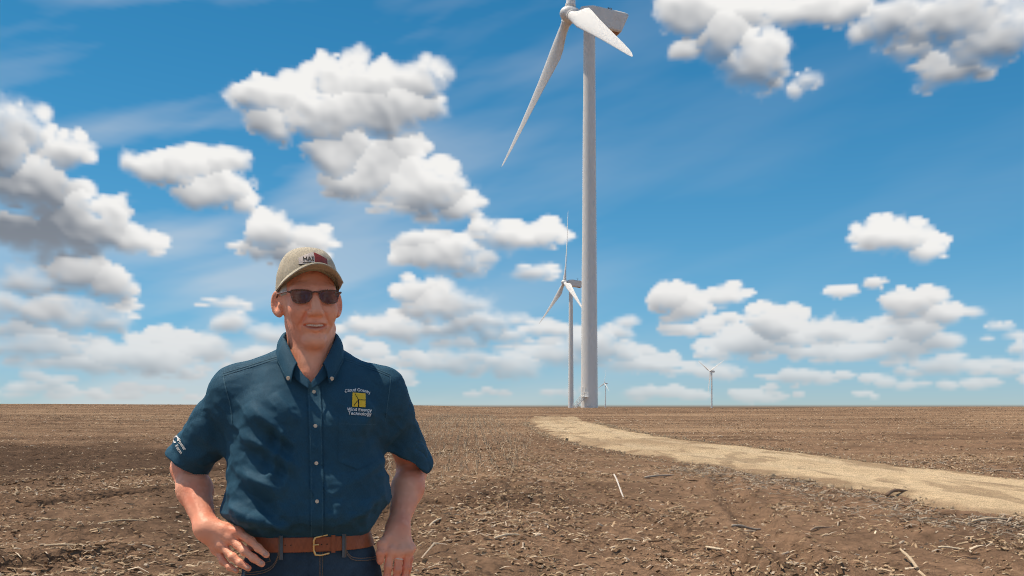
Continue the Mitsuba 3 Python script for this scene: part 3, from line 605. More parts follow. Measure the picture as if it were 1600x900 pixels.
def body_sdf(p):
    big = np.full(len(p), 9, f32); d = big.copy()
    up = p[:, 2] > 1.42
    if up.any(): d[up] = neck_sdf(p[up])
    up = (p[:, 2] > 1.555) & (np.abs(p[:, 0]) < .15)
    if up.any(): d[up] = smin(head_sdf(((p[up]-HEAD.astype(f32))@HR).astype(f32)), d[up], .022)
    t = smin(limb(p, (-.17, .025, 1.485), (.15, .025, 1.487), .050, .050), ell(p, (-.012, .012, 1.32), (.155, .085, .20)), .05)
    t = smin(t, ell(p, (-.012, .010, 1.08), (.135, .085, .18)), .06)
    d = smin(d, t, .03)
    for side, a in ((p[:, 0] < -.05, (SHR, ELR, WRR, FING_R, WNR)), (p[:, 0] > .05, (SHL, ELL_, WRL, FING_L, WNL))):
        if side.any(): d[side] = smin(d[side], arm_sdf(p[side], *a), .010)
    return d
def body_disp(p): return -.0010*wave(p, (55, 55, 55), 3, 2)*(1-.75*sm(1.44, 1.52, p[:, 2])) - .0006*wave(p, (150, 150, 90), 4, 2)*(1-.75*sm(1.44, 1.52, p[:, 2]))
import time
body = skin(body_sdf, (-.46, -.16, .90), (.40, .27, 1.88), .0026, 2, disp=body_disp)

MOUTH = (SM@np.r_[HEAD + HR@np.array([0, -.095, -.069]), 1])[:3].tolist()
def skin_col(p, n, uv):
    big = fbm(p.x*14, p.y*14, p.z*14, 3); sp = fbm(p.x*70, p.y*70, p.z*70, 3); fr = noise(p.x*210, p.y*210, p.z*210)
    c = mix([.84, .40, .265], [.77, .275, .172], dr.clip((big-.38)*2.6, 0, 1))
    c = mix(c, [.86, .43, .30], smoothstep(.52, .8, sp)*.45)
    q = mi.Vector3f(p.x-MOUTH[0], p.y-MOUTH[1], p.z-MOUTH[2]); lip = smoothstep(1.15, .75, dr.sqrt(dr.square(q.x/.030) + dr.square(q.y/.035) + dr.square(q.z/.0125)))
    c = mix(c, [.60, .225, .165], lip*.7)
    return mix(c, [.40, .17, .10], smoothstep(.84, .99, fr)*.35)*(.95 + .1*sp)
def skin_h(p, n, uv): return fbm(p.x*260, p.y*260, p.z*260, 3) + .35*fbm(p.x*60, p.y*60, p.z*130, 2)
scene['skin'] = {'type': 'twosided', 'bsdf': {'type': 'bumpmap', 'arbitrary': proc(skin_h, .0008), 'scale': .0008, 'bsdf': {'type': 'principled', 'base_color': proc(skin_col), 'roughness': .50, 'specular': .42, 'sheen': .15}}}
def denim_like(a, b, f):
    def col(p, n, uv):
        w = .86 + .28*noise(p.x*f, p.y*f, p.z*f*.4); g = fbm(p.x*9, p.y*9, p.z*9, 4); s = fbm(p.x*45, p.y*45, p.z*25, 3)
        return mix(a, b, dr.clip((g-.40)*1.6 + (s-.5)*.8, 0, 1))*w
    return col
def weave_h(p, n, uv): return fbm(p.x*420, p.y*420, p.z*420, 2)*.5 + fbm(p.x*40, p.y*40, p.z*26, 3)*3
scene['shirt_cloth'] = {'type': 'twosided', 'bsdf': {'type': 'bumpmap', 'arbitrary': proc(weave_h, .0008), 'scale': .0003, 'bsdf': {'type': 'principled', 'base_color': proc(denim_like([.018, .069, .119], [.026, .091, .152], 700)), 'roughness': .75, 'specular': .2, 'sheen': .25, 'sheen_tint': .8}}}
scene['jean_cloth'] = {'type': 'twosided', 'bsdf': {'type': 'bumpmap', 'arbitrary': proc(weave_h, .0008), 'scale': .0012, 'bsdf': {'type': 'principled', 'base_color': proc(denim_like([.022, .045, .078], [.048, .088, .138], 600)), 'roughness': .85, 'specular': .2}}}
scene['faded_denim'] = {'type': 'twosided', 'bsdf': {'type': 'principled', 'base_color': proc(denim_like([.10, .12, .14], [.17, .18, .19], 600)), 'roughness': .85, 'specular': .2}}
scene['cap_cloth'] = {'type': 'twosided', 'bsdf': {'type': 'bumpmap', 'arbitrary': proc(weave_h, .0008), 'scale': .0007, 'bsdf': {'type': 'principled', 'base_color': proc(denim_like([.43, .39, .315], [.50, .46, .375], 600)), 'roughness': .85, 'specular': .2}}}
scene['leather'] = {'type': 'twosided', 'bsdf': {'type': 'principled', 'base_color': proc(denim_like([.27, .075, .032], [.33, .105, .047], 300)), 'roughness': .45, 'specular': .45}}
scene['brass'] = {'type': 'twosided', 'bsdf': {'type': 'principled', 'base_color': rgb(.80, .58, .28), 'metallic': 1.0, 'roughness': .28}}
scene['silver'] = {'type': 'twosided', 'bsdf': {'type': 'principled', 'base_color': rgb(.85, .84, .82), 'metallic': .9, 'roughness': .25}}
scene['white_thread'] = {'type': 'twosided', 'bsdf': {'type': 'principled', 'base_color': rgb(.80, .80, .80), 'roughness': .7}}
scene['yellow_thread'] = {'type': 'twosided', 'bsdf': {'type': 'principled', 'base_color': rgb(.78, .52, .03), 'roughness': .6}}
scene['black_thread'] = {'type': 'twosided', 'bsdf': {'type': 'principled', 'base_color': rgb(.015, .015, .015), 'roughness': .7}}
scene['tan_thread'] = {'type': 'twosided', 'bsdf': {'type': 'principled', 'base_color': rgb(.22, .14, .075), 'roughness': .8}}
scene['blue_thread'] = {'type': 'twosided', 'bsdf': {'type': 'principled', 'base_color': rgb(.035, .11, .17), 'roughness': .8}}
scene['pearl'] = {'type': 'twosided', 'bsdf': {'type': 'principled', 'base_color': rgb(.62, .55, .46), 'roughness': .25, 'specular': .6}}
scene['tooth'] = {'type': 'twosided', 'bsdf': {'type': 'principled', 'base_color': rgb(.86, .80, .70), 'roughness': .25, 'specular': .5}}
scene['hair'] = {'type': 'twosided', 'bsdf': {'type': 'principled', 'base_color': rgb(.50, .46, .41), 'roughness': .7}}
scene['lens'] = {'type': 'thindielectric', 'int_ior': 1.32, 'specular_transmittance': rgb(.26, .165, .11)}
scene['frame_horn'] = {'type': 'twosided', 'bsdf': {'type': 'principled', 'base_color': rgb(.10, .04, .032), 'roughness': .2, 'specular': .6, 'clearcoat': .5}}
scene['patch_red'] = {'type': 'twosided', 'bsdf': {'type': 'principled', 'base_color': rgb(.22, .030, .026), 'roughness': .4}}
scene['patch_silver'] = {'type': 'twosided', 'bsdf': {'type': 'principled', 'base_color': rgb(.52, .46, .44), 'roughness': .3, 'specular': .6}}
scene['boot_leather'] = {'type': 'twosided', 'bsdf': {'type': 'principled', 'base_color': rgb(.12, .07, .04), 'roughness': .6}}

tag('person', 'man in a tan cap, sunglasses and dark blue short-sleeved work shirt, hands on his hips', 'person')
wear('person__body', body, 'skin', True)

# ------------------------------------------------------------------ shirt
def prof(z, table):
    t = np.array(table); return np.interp(z, t[:, 0], t[:, 1]).astype(f32)
A_L = [(1.085, .160), (1.105, .164), (1.125, .194), (1.145, .222), (1.165, .236), (1.20, .231), (1.25, .225), (1.33, .223), (1.40, .212), (1.46, .200), (1.52, .19)]     # half width towards -x
A_R = [(1.085, .146), (1.105, .150), (1.125, .165), (1.145, .180), (1.17, .197), (1.195, .207), (1.25, .199), (1.33, .178), (1.40, .174), (1.46, .180), (1.52, .17)]
B_F = [(1.085, .112), (1.105, .114), (1.122, .136), (1.145, .159), (1.17, .162), (1.26, .144), (1.35, .129), (1.42, .111), (1.48, .086), (1.54, .050)]       # depth to the front
B_B = [(1.085, .108), (1.11, .112), (1.15, .128), (1.25, .128), (1.38, .132), (1.46, .122), (1.52, .09)]
HEM_R, HEM_L = np.array([-.346, .120, 1.284]), np.array([.258, .120, 1.300])
CUT_R, CUT_L = np.array([-.54, .05, -.84]), np.array([-.58, .05, -.81])
def torso_q(p):
    z = p[:, 2]; x, y = p[:, 0], p[:, 1]-f32(.008)
    a = np.where(x < 0, prof(z, A_L), prof(z, A_R)); b = np.where(y < 0, prof(z, B_F), prof(z, B_B))
    e = f32(2.45)
    q = ((np.abs(x)/a)**e + (np.abs(y)/b)**e)**(1/e)
    return ((q-1)*np.minimum(a, b)*f32(.92)).astype(f32)
# folds: (x0, z0, x1, z1, width, height): ridges (+) and valleys (-) over the front
FOLDS = [(-.165, 1.46, -.050, 1.345, .019, .016), (-.150, 1.415, -.045, 1.315, .015, -.012), (-.185, 1.385, -.03, 1.285, .020, .015), (-.17, 1.345, -.035, 1.25, .016, -.011), (-.10, 1.485, -.040, 1.40, .020, .011),
         (-.075, 1.40, -.105, 1.25, .013, .013), (-.095, 1.40, -.125, 1.27, .012, -.009), (-.045, 1.36, -.075, 1.22, .011, .009), (-.195, 1.285, -.07, 1.225, .021, .014), (-.19, 1.240, -.08, 1.175, .018, -.014), (-.218, 1.195, -.120, 1.155, .024, .026), (-.155, 1.172, -.055, 1.128, .019, .019), (-.12, 1.33, -.085, 1.16, .022, .008),
         (.165, 1.46, .105, 1.37, .018, .010), (.18, 1.41, .12, 1.33, .015, -.009), (.19, 1.31, .10, 1.25, .022, .009), (.195, 1.225, .10, 1.155, .022, .014), (.17, 1.26, .15, 1.13, .016, -.009), (.07, 1.21, .045, 1.12, .018, .008), (-.035, 1.20, -.03, 1.12, .014, -.008),
         (.12, 1.51, .155, 1.41, .016, .010), (.10, 1.20, .12, 1.12, .014, -.008), (-.15, 1.16, -.14, 1.11, .010, -.008), (-.10, 1.15, -.095, 1.11, .009, -.007), (.03, 1.30, .085, 1.17, .03, .006), (.150, 1.19, .06, 1.14, .018, .010)]
def fold_h(x, z):
    h = np.zeros_like(x)
    for x0, z0, x1, z1, w, g in FOLDS:
        dx, dz = x1-x0, z1-z0; L2 = dx*dx+dz*dz
        t = ((x-x0)*dx+(z-z0)*dz)/L2; tc = np.clip(t, 0, 1)
        q = np.hypot(x-x0-tc*dx, z-z0-tc*dz)
        sgn = np.sign((x-x0)*dz-(z-z0)*dx)
        ww = w*(1-.45*(sgn < 0)*(g > 0))                       # steeper on the lower side, as cloth hangs
        h = h + g*np.exp(-(q/ww)**2)*np.maximum(0, np.sin(np.pi*tc))**.8
    return h
def sleeve(p, S, H, r0, r1):
    return limb(p, S, H + (H-np.array(S))*.12, r0, r1)
def shirt_sdf(p):
    x, y, z = p.T
    d = torso_q(p)
    d = smax(d, z-f32(1.492), .06)
    yoke = smin(limb(p, (-.070, .030, 1.560), (-.205, .022, 1.508), .048, .040), limb(p, (.058, .030, 1.560), (.178, .022, 1.510), .048, .040), .03)
    yoke = smin(yoke, limb(p, (-.06, .050, 1.545), (.05, .050, 1.545), .060, .060), .03)
    d = smin(d, limb(p, (-.10, -.022, 1.492), (.085, -.022, 1.492), .052, .052), .04)
    d = smin(d, yoke, .075)
    d = smin(d, ell(p, (-.105, -.055, 1.415), (.070, .058, .080)), .05)
    d = smin(d, ell(p, (.085, -.055, 1.415), (.066, .056, .080)), .05)
    for S, H, r0, r1, sd, sgn in ((SHR, HEM_R, .060, .066, 1, -1), (SHL, HEM_L, .058, .074, 2, 1)):
        side = (x*sgn) > .06
        q = p[side]
        s = limb(q, S, H + (H-np.array(S))*.15, r0, r1)
        ax = (H-np.array(S)); L = np.linalg.norm(ax); ax = ax/L
        along = (q-v3(*S))@ax.astype(f32)
        # crosswise creases that gather towards the armpit, and the drape of the sleeve
        rad = np.arctan2(q[:, 1]-.06, (q[:, 0]-S[0])*sgn)
        cn = CUT_R if sgn < 0 else CUT_L; cn = cn/np.linalg.norm(cn)
        cut = (q-H.astype(f32))@cn.astype(f32)
        s = smax(s, cut, .004); r1_ = r1*1.0
        s = smax(s, -limb(q, H-ax*.050, H+ax*.08, r1-.012, r1-.001), .004)
        s = smin(s, limb(q, (sgn*.165, .02, 1.40), (sgn*.19, .03, 1.46), .055, .06), .05)
        d[side] = smin(d[side], s, .050)
    # tucked in at the belt; cut at the sleeve ends; opened at the neck
    d = smax(d, f32(1.098)-z, .006)
    neck = limb(p, (-.007, .014, 1.580), (-.010, .022, 1.66), .056, .072)
    d = smax(d, -neck, .008)
    wedge = np.maximum(np.abs(x+.005)-(z-1.508)*.50, y+.0)
    d = smax(d, -wedge.astype(f32), .004)
    return d
def shirt_disp(p):
    x, y, z = p.T
    g = fold_h(x, z)*sm(.045, -.03, y)
    k = .010 + .012*sm(1.30, 1.14, z)
    g += k*1.6*wave(p + .06*wave(p, (10,)*3, 31, 2)[:, None], (7, 7, 12), 5, 4)
    ridge = 1-np.abs(4*wave(np.column_stack([x*.8+z*.6, y, z*.8-x*.6]), (20, 14, 7), 9, 3))
    g += .0068*(ridge-.6)*sm(1.50, 1.44, z)
    for S, H, sgn, sd in ((SHR, HEM_R, -1, 1), (SHL, HEM_L, 1, 2)):
        S = np.array(S); ax = H-S; ax = ax/np.linalg.norm(ax); al = (p-S)@ax
        ang = np.arctan2(y-.06, (x-S[0])*sgn); w = sm(.02, .09, (x-S[0])*sgn + .35*al)*sm(-.02, .06, al)
        e = .009*np.sin(al*52 + 2.4*np.sin(ang*1.5+sd) + sd)*np.exp(-((al-.10)/.08)**2) + .010*wave(p, (9, 9, 14), 7+sd, 3)
        e += .006*np.sin(ang*3.2+1.2*sd+al*9)*sm(.10, .22, al)
        off = ((p-S)-al[:, None]*ax)@(np.array([sgn*.8, 0, .6])); g += w*e*(.25+.75*sm(.035, -.02, off))
    edge = sm(1.098, 1.118, z)                                   # calm at the belt and round the neck opening
    return g*edge*(.35+.65*sm(.055, .11, np.hypot(x+.008, y-.01)))
shirt = skin(shirt_sdf, (-.45, -.20, 1.08), (.38, .24, 1.64), .0032, 2, disp=shirt_disp)
wear('person__shirt', shirt, 'shirt_cloth', True)
MESH = {shirt_sdf: shirt}

from trimesh.ray.ray_pyembree import RayMeshIntersector
RAYS = {}
def front(fn, x, z, *_):
    """y of the first surface met from the front at (x, z)"""
    x, z = np.asarray(x, float).ravel(), np.asarray(z, float).ravel()
    if fn not in RAYS: RAYS[fn] = RayMeshIntersector(MESH[fn])
    o = np.column_stack([x, np.full_like(x, -1.0), z]); dr_ = np.tile([0, 1.0, 0], (len(x), 1))
    loc, ri, _ = RAYS[fn].intersects_location(o, dr_, multiple_hits=False)
    y = np.full(len(x), np.nan); y[ri] = loc[:, 1]
    bad = np.isnan(y)
    if bad.any() and (~bad).any(): y[bad] = y[~bad][ndimage_kd(np.column_stack([x, z])[~bad]).query(np.column_stack([x, z])[bad])[1]]
    return np.nan_to_num(y)
def drape(fn, poly, z_off=.002, thick=.0015, res=.004, smoothy=0):
    """a thin piece of cloth of outline poly (shapely, in x and z) lying on the front of fn"""
    m = trimesh.creation.extrude_polygon(poly, thick, engine='earcut')
    for _ in range(8):
        e = m.edges_unique_length.max()
        if e < res: break
        m = trimesh.Trimesh(*trimesh.remesh.subdivide(m.vertices, m.faces))
    v = np.array(m.vertices); y = front(fn, v[:, 0], v[:, 1])
    w = np.column_stack([v[:, 0], y - z_off - v[:, 2], v[:, 1]])
    return trimesh.Trimesh(w, m.faces, process=False)
from scipy.interpolate import PchipInterpolator
from shapely import LineString, Polygon, affinity
def strip(pts, w): return LineString(pts).buffer(w/2, cap_style='flat')
# front placket, seams, pocket, yoke seams
PX = [(.000, 1.508), (.003, 1.44), (.0055, 1.36), (.0075, 1.27), (.0085, 1.19), (.0080, 1.112)]
def placket_x(z): return np.interp(z, [q[1] for q in PX[::-1]], [q[0] for q in PX[::-1]])
wear('person__shirt__placket', drape(shirt_sdf, strip(PX, .034), .0006, .0030, .006), 'shirt_cloth', 35)
for s in (-1, 1): wear('person__shirt__seam', drape(shirt_sdf, strip([(q[0]+s*.0135, q[1]) for q in PX], .0012), .0034, .0006, .008), 'blue_thread', 35)
pocket = [(.064, 1.424), (.164, 1.422), (.164, 1.305), (.113, 1.284), (.062, 1.305)]
wear('person__shirt__pocket', drape(shirt_sdf, Polygon(pocket), .0003, .0022, .007), 'shirt_cloth', 35)
wear('person__shirt__seam', drape(shirt_sdf, strip([(.064, 1.403), (.164, 1.401)], .0012), .0026, .0006, .008), 'blue_thread', 35)
bz_ = [1.497, 1.402, 1.312, 1.258, 1.176]
for z in (1.487, 1.398, 1.302, 1.206):
    x = float(placket_x(z)); y = float(front(shirt_sdf, [x], [z])[0])
    b = cat([trimesh.creation.cylinder(.0048, .0022, sections=20), trimesh.creation.annulus(.0036, .0048, .0030, sections=20)])
    b.apply_transform(trimesh.transformations.rotation_matrix(math.pi/2, (1, 0, 0))); b.apply_translation((x, y-.0050, z)); wear('person__shirt__button', b, 'pearl', 30)
for pts in ([(-.080, 1.588), (-.13, 1.570), (-.19, 1.550), (-.235, 1.535)], [(.064, 1.588), (.12, 1.568), (.165, 1.552), (.205, 1.535)],
            [(-.232, 1.530), (-.222, 1.49), (-.212, 1.45), (-.208, 1.41)], [(.205, 1.530), (.200, 1.49), (.194, 1.45), (.190, 1.41)]):
    q = np.array(pts); t_ = np.linspace(0, 1, 24); q = PchipInterpolator(np.linspace(0, 1, len(q)), q)(t_)
    for o in (0, .006): wear('person__shirt__seam', drape(shirt_sdf, strip(q+[0, -o], .0014), .0008, .0008, .006), 'blue_thread', 35)
# emblem: lettering and a yellow square with a turbine on it
EX, EZ = .1165, 1.4650
def cloth_text(txt, x, z, h, arc=0.0, rot=0.0, bold=True, fn=shirt_sdf, off=.0016):
    m = meshkit.text_mesh(txt, h, .0010, bold); v = np.array(m.vertices); cx_ = (v[:, 0].min()+v[:, 0].max())/2; v[:, 0] -= cx_
    v[:, 1] += -arc*(v[:, 0]**2)/.02
    c, s = math.cos(rot), math.sin(rot); X_, Z_ = x+v[:, 0]*c-v[:, 1]*s, z+v[:, 0]*s+v[:, 1]*c
    y = front(fn, X_, Z_)
    return trimesh.Trimesh(np.column_stack([X_, y-off-v[:, 2], Z_]), m.faces, process=False)
TILT = -.05
wear('person__shirt__lettering', cloth_text('Cloud County', EX-.002, EZ+.0235, .0078, .10, TILT), 'white_thread', False, label='white stitched lettering above the yellow square')
wear('person__shirt__lettering', cloth_text('Wind Energy', EX+.001, EZ-.0290, .0078, 0, TILT), 'white_thread', False, label='upper white line stitched below the yellow square')
wear('person__shirt__lettering', cloth_text('Technology', EX+.0015, EZ-.0395, .0078, 0, TILT), 'white_thread', False, label='lower white line stitched below the yellow square')
sq = affinity.rotate(shapely.box(EX-.0175, EZ-.0180, EX+.0175, EZ+.0190), -3)
wear('person__shirt__emblem', drape(shirt_sdf, sq, .0014, .0010, .006), 'yellow_thread', 30, label='yellow square emblem with a black turbine')
hub_ = (EX-.0015, EZ+.001)
for ang, L_ in ((-2, .019), (118, .018), (232, .019), (271, .019)):
    e_ = (hub_[0]+L_*math.cos(math.radians(ang)), hub_[1]+L_*math.sin(math.radians(ang)))
    wear('person__shirt__turbine_mark', drape(shirt_sdf, strip([hub_, e_], .0018 if ang != 271 else .0026), .0026, .0006, .006), 'black_thread', 30)
# sleeve lettering, running along the hem of his right sleeve
sdx = dict(fn=shirt_sdf)
for txt, x, z, h, lab in (('C', -.3720, 1.3540, .019, 'large white letter on the right sleeve'), ('Power', -.3480, 1.3440, .0085, 'upper white line on the right sleeve'), ('Farm', -.3560, 1.3310, .0085, 'lower white line on the right sleeve')):
    m = meshkit.text_mesh(txt, h, .001, True); v = np.array(m.vertices); v[:, 0] -= (v[:, 0].max()+v[:, 0].min())/2
    c, s = math.cos(-.93), math.sin(-.93); X_, Z_ = x+v[:, 0]*c-v[:, 1]*s, z+v[:, 0]*s+v[:, 1]*c
    y = front(shirt_sdf, X_, Z_, -.12, .20, 150)
    wear('person__shirt__lettering', trimesh.Trimesh(np.column_stack([X_, y-.0016-v[:, 2], Z_]), m.faces, process=False), 'white_thread', False, label=lab)
# collar: a stand round the neck and a leaf that folds down to two buttoned points
NCOL = 81
from scipy.interpolate import PchipInterpolator
CC = -.009
def ring_of(keys):
    k = np.array(keys); a = np.linspace(-1, 1, NCOL)
    q = PchipInterpolator(k[:, 0], k[:, 1:], axis=0)(np.abs(a))
    return np.column_stack([CC + q[:, 0]*np.sign(a), q[:, 1], q[:, 2]])
fold_ = ring_of([(0, 0, .100, 1.652), (.18, .038, .090, 1.651), (.36, .064, .050, 1.648), (.50, .0685, .012, 1.636), (.72, .054, -.036, 1.600), (.90, .039, -.062, 1.568), (1, .033, -.070, 1.558)])
rim = ring_of([(0, 0, .126, 1.600), (.18, .046, .114, 1.598), (.36, .084, .060, 1.594), (.50, .0895, .010, 1.582), (.72, .077, -.048, 1.550), (.90, .0610, -.086, 1.520), (1, .0480, -.100, 1.508)])
base_ = ring_of([(0, 0, .104, 1.590), (.18, .044, .096, 1.588), (.36, .074, .052, 1.584), (.50, .077, .010, 1.574), (.66, .066, -.040, 1.556), (.82, .046, -.074, 1.530), (.94, .024, -.092, 1.508), (1, .004, -.102, 1.494)])
stand_top = ring_of([(0, 0, .101, 1.648), (.18, .0375, .091, 1.647), (.36, .0635, .050, 1.644), (.50, .068, .012, 1.632), (.66, .057, -.030, 1.604), (.80, .040, -.060, 1.570), (.90, .023, -.078, 1.540), (1, .003, -.096, 1.512)])
yy_ = front(shirt_sdf, rim[:, 0], rim[:, 2]); fr_ = np.abs(np.linspace(-1, 1, NCOL)) > .6
rim[:, 1] = np.where(fr_, np.minimum(rim[:, 1], yy_-.0045), rim[:, 1])
mid = (fold_+rim)/2; r_ = mid-np.array([CC, .02, 0]); r_[:, 2] = 0; r_ /= np.linalg.norm(r_, axis=1)[:, None]
bul = np.minimum(1, np.linalg.norm(rim-fold_, axis=1)/.04)[:, None]
mid = mid + (r_*.0075 + [0, 0, .006])*bul; edge = fold_ + (r_*.004 + [0, 0, .0035])*bul
by_ = front(shirt_sdf, base_[:, 0], base_[:, 2]); base_[:, 1] = np.where(fr_ & (np.abs(np.linspace(-1, 1, NCOL)) > .75), np.minimum(base_[:, 1], by_-.001), base_[:, 1])
stand_top[:, 1] = np.where(np.abs(np.linspace(-1, 1, NCOL)) > .88, np.minimum(stand_top[:, 1], base_[:, 1]+.006), stand_top[:, 1])
top, out, low = fold_, rim, base_
def thick_sheet(rows, th=.0026):
    R_ = np.array(rows); nr, nc = R_.shape[:2]
    du = np.gradient(R_, axis=1); dv = np.gradient(R_, axis=0); N = np.cross(du, dv); N /= np.maximum(np.linalg.norm(N, axis=2, keepdims=True), 1e-9)
    a, b = R_ + N*th/2, R_ - N*th/2
    v = np.vstack([a.reshape(-1, 3), b.reshape(-1, 3)]); f = grid_faces(nr, nc); o = nr*nc
    F = [f, f[:, ::-1]+o]
    rim = np.r_[np.arange(nc), np.arange(1, nr)*nc+nc-1, (nr-1)*nc+np.arange(nc-2, -1, -1), np.arange(nr-2, 0, -1)*nc]; j = np.roll(rim, -1)
    F += [np.stack([rim, rim+o, j+o], 1), np.stack([rim, j+o, j], 1)]
    return trimesh.Trimesh(v, np.vstack(F), process=False)
def spline_rows(rows, n):
    from scipy.interpolate import PchipInterpolator
    R_ = np.array(rows); return PchipInterpolator(np.linspace(0, 1, len(rows)), R_, axis=0)(np.linspace(0, 1, n))
leaf = spline_rows([top, edge, mid, out], 14)
wear('person__shirt__collar', thick_sheet(leaf, .0030), 'shirt_cloth', True)
wear('person__shirt__collar_stand', thick_sheet(spline_rows([low, stand_top], 6), .0030), 'shirt_cloth', True)
rimline = leaf[12]
r_ = rimline-np.array([-.008, .02, 0]); r_[:, 2] = 0; r_ /= np.linalg.norm(r_, axis=1)[:, None]
wear('person__shirt__collar_seam', thick_sheet([rimline+r_*.0026+[0, 0, .0006], rimline+r_*.0026-[0, 0, .0006]], .0008), 'blue_thread', True)
for k in (2, NCOL-3):
    q = leaf[12][k]; b = trimesh.creation.cylinder(.0050, .0030, sections=18); b.apply_transform(trimesh.transformations.rotation_matrix(math.pi/2+.3, (1, 0, 0))); b.apply_translation(q+r_[k]*.004)
    wear('person__shirt__button', b, 'pearl', 30)

# ------------------------------------------------------------------ jeans, belt, boots
JA_L = [(.86, .178), (.93, .186), (.98, .192), (1.02, .189), (1.06, .176), (1.09, .163), (1.13, .158)]
JA_R = [(.86, .165), (.93, .176), (.98, .182), (1.02, .178), (1.06, .163), (1.09, .149), (1.13, .145)]
JB_F = [(.86, .100), (.95, .106), (1.02, .110), (1.08, .112), (1.13, .112)]
JB_B = [(.86, .135), (.95, .135), (1.02, .125), (1.08, .110), (1.13, .106)]
def hips_q(p):
    z = p[:, 2]; x, y = p[:, 0], p[:, 1]-f32(.008)
    a = np.where(x < 0, prof(z, JA_L), prof(z, JA_R)); b = np.where(y < 0, prof(z, JB_F), prof(z, JB_B))
    e = f32(2.35); q = ((np.abs(x)/a)**e + (np.abs(y)/b)**e)**(1/e)
    return ((q-1)*np.minimum(a, b)*f32(.92)).astype(f32)
def jeans_sdf(p):
    x, y, z = p.T
    d = hips_q(p)
    d = smax(d, z-f32(1.118), .004)
    low_ = z < .98
    d = smax(d, f32(.885)-z, .06)
    q = p
    legs = smin(limb(q, (-.100, .015, .90), (-.115, .02, .50), .098, .078), limb(q, (.090, .015, .90), (.105, .03, .50), .095, .076), .02)
    legs = smin(legs, smin(limb(q, (-.115, .02, .50), (-.125, .03, .06), .076, .064), limb(q, (.105, .03, .50), (.12, .04, .06), .074, .064), .01), .03)
    legs = smax(legs, f32(.045)-z, .004)
    d = smin(d, legs, .05)
    return d
def jeans_disp(p):
    x, y, z = p.T
    w = .010*wave(p, (9, 9, 16), 15, 3) + .004*wave(p, (30, 30, 40), 16, 2)
    u = .006*np.exp(-((z-1.0+.5*np.abs(x-.0))/.02)**2) + .005*np.exp(-((z-.95+.35*np.abs(x))/.018)**2)
    return w*sm(1.10, 1.03, z) + u*(y < 0)*sm(1.06, 1.0, z)*.6
jeans = skin(jeans_sdf, (-.26, -.18, .02), (.25, .21, 1.14), .005, 2, disp=jeans_disp)
wear('person__jeans', jeans, 'jean_cloth', True)
MESH[jeans_sdf] = jeans
# waistband line, fly, pockets with their stitching
def jline(pts, w, bsdf, off=.001, key='stitching', th=.0012, sm_=35):
    P = np.array(pts, float)
    s = np.r_[0, np.cumsum(np.linalg.norm(np.diff(P, axis=0), axis=1))]; t = np.linspace(0, s[-1], max(3, int(s[-1]/.004)))
    Q = np.stack([np.interp(t, s, P[:, k]) for k in (0, 1)], 1)
    if len(pts) > 2: Q = np.stack([ndimage.gaussian_filter1d(Q[:, k], 2.2, mode='nearest') for k in (0, 1)], 1)
    wear('person__jeans__'+key, drape(jeans_sdf, strip(Q, w), off, th, .006), bsdf, sm_)
PK_R = [(-.088, 1.078), (-.092, 1.050), (-.105, 1.030), (-.128, 1.018), (-.160, 1.012), (-.182, 1.010)]
PK_L = [(.080, 1.080), (.086, 1.058), (.100, 1.045), (.125, 1.041), (.150, 1.039), (.170, 1.036)]
for PK in (PK_R, PK_L):
    jline(PK, .010, 'jean_cloth', .0004, 'pocket_edge', .0024)
    for o in (-.003, .003): jline([(x, z+o) for x, z in PK], .0013, 'tan_thread', .0030, 'stitching', .0005)
jline([(-.110, 1.046), (-.118, 1.078)], .0013, 'tan_thread', .0012, 'stitching', .0006); jline([(-.110, 1.046), (-.145, 1.038)], .0013, 'tan_thread', .0012, 'stitching', .0006)
jline([(.006, 1.078), (.006, .93)], .034, 'jean_cloth', .0002, 'fly', .0022)
for o in (.010, .016): jline([(.006+o, 1.078), (.006+o, .96), (-.002+o, .93)], .0012, 'tan_thread', .0028, 'stitching', .0005)
def waist(z0, off, n=160):
    z = np.full(n, z0, f32); th = np.linspace(0, 2*np.pi, n, endpoint=False)
    e = 2/2.35; c, s = np.cos(th), np.sin(th)
    a = np.where(c < 0, prof(z, JA_L), prof(z, JA_R)) + off; b = np.where(s < 0, prof(z, JB_F), prof(z, JB_B)) + off
    return np.stack([a*np.sign(c)*np.abs(c)**e, .008 + b*np.sign(s)*np.abs(s)**e, z], -1)
BZ0, BZ1 = 1.070, 1.108
rows = [waist(z, o) for z, o in ((BZ0, .001), (BZ0, .0050), (BZ0+.002, .0062), (BZ1-.002, .0062), (BZ1, .0050), (BZ1, .001))]
wear('person__belt', loft(rows, cap=False), 'leather', 40)
def belt_pt(x, z, off):
    w = waist(z, off, 720); w = w[w[:, 1] < 0]; w = w[np.argsort(w[:, 0])]
    return np.array([x, np.interp(x, w[:, 0], w[:, 1]), z])
for x in (-.070, -.055, .022, .036): 
    q = belt_pt(x-.002, 1.089, .0062); b = trimesh.creation.cylinder(.0018, .0016, sections=12); b.apply_transform(trimesh.transformations.rotation_matrix(math.pi/2, (1, 0, 0))); b.apply_translation(q); wear('person__belt__hole', b, 'black_thread', 30)
def tube(P, r0, n=10):
    P = np.array(P, float); return cat([rod(a, b, r0, n=n) for a, b in zip(P[:-1], P[1:])] + [trimesh.creation.icosphere(1, r0).apply_translation(q) for q in P])
bk = [(.034, 1.114), (.020, 1.112), (.004, 1.108), (.000, 1.100), (.000, 1.075), (.005, 1.063), (.020, 1.062), (.038, 1.066)]
wear('person__belt__buckle', tube([belt_pt(x, 1.089, .011) + [0, 0, z-1.089] for x, z in bk], .0029), 'brass', 40, label='brass belt buckle frame')
wear('person__belt__prong', tube([belt_pt(.000, 1.089, .014), belt_pt(.012, 1.090, .012)], .0022), 'brass', 40)
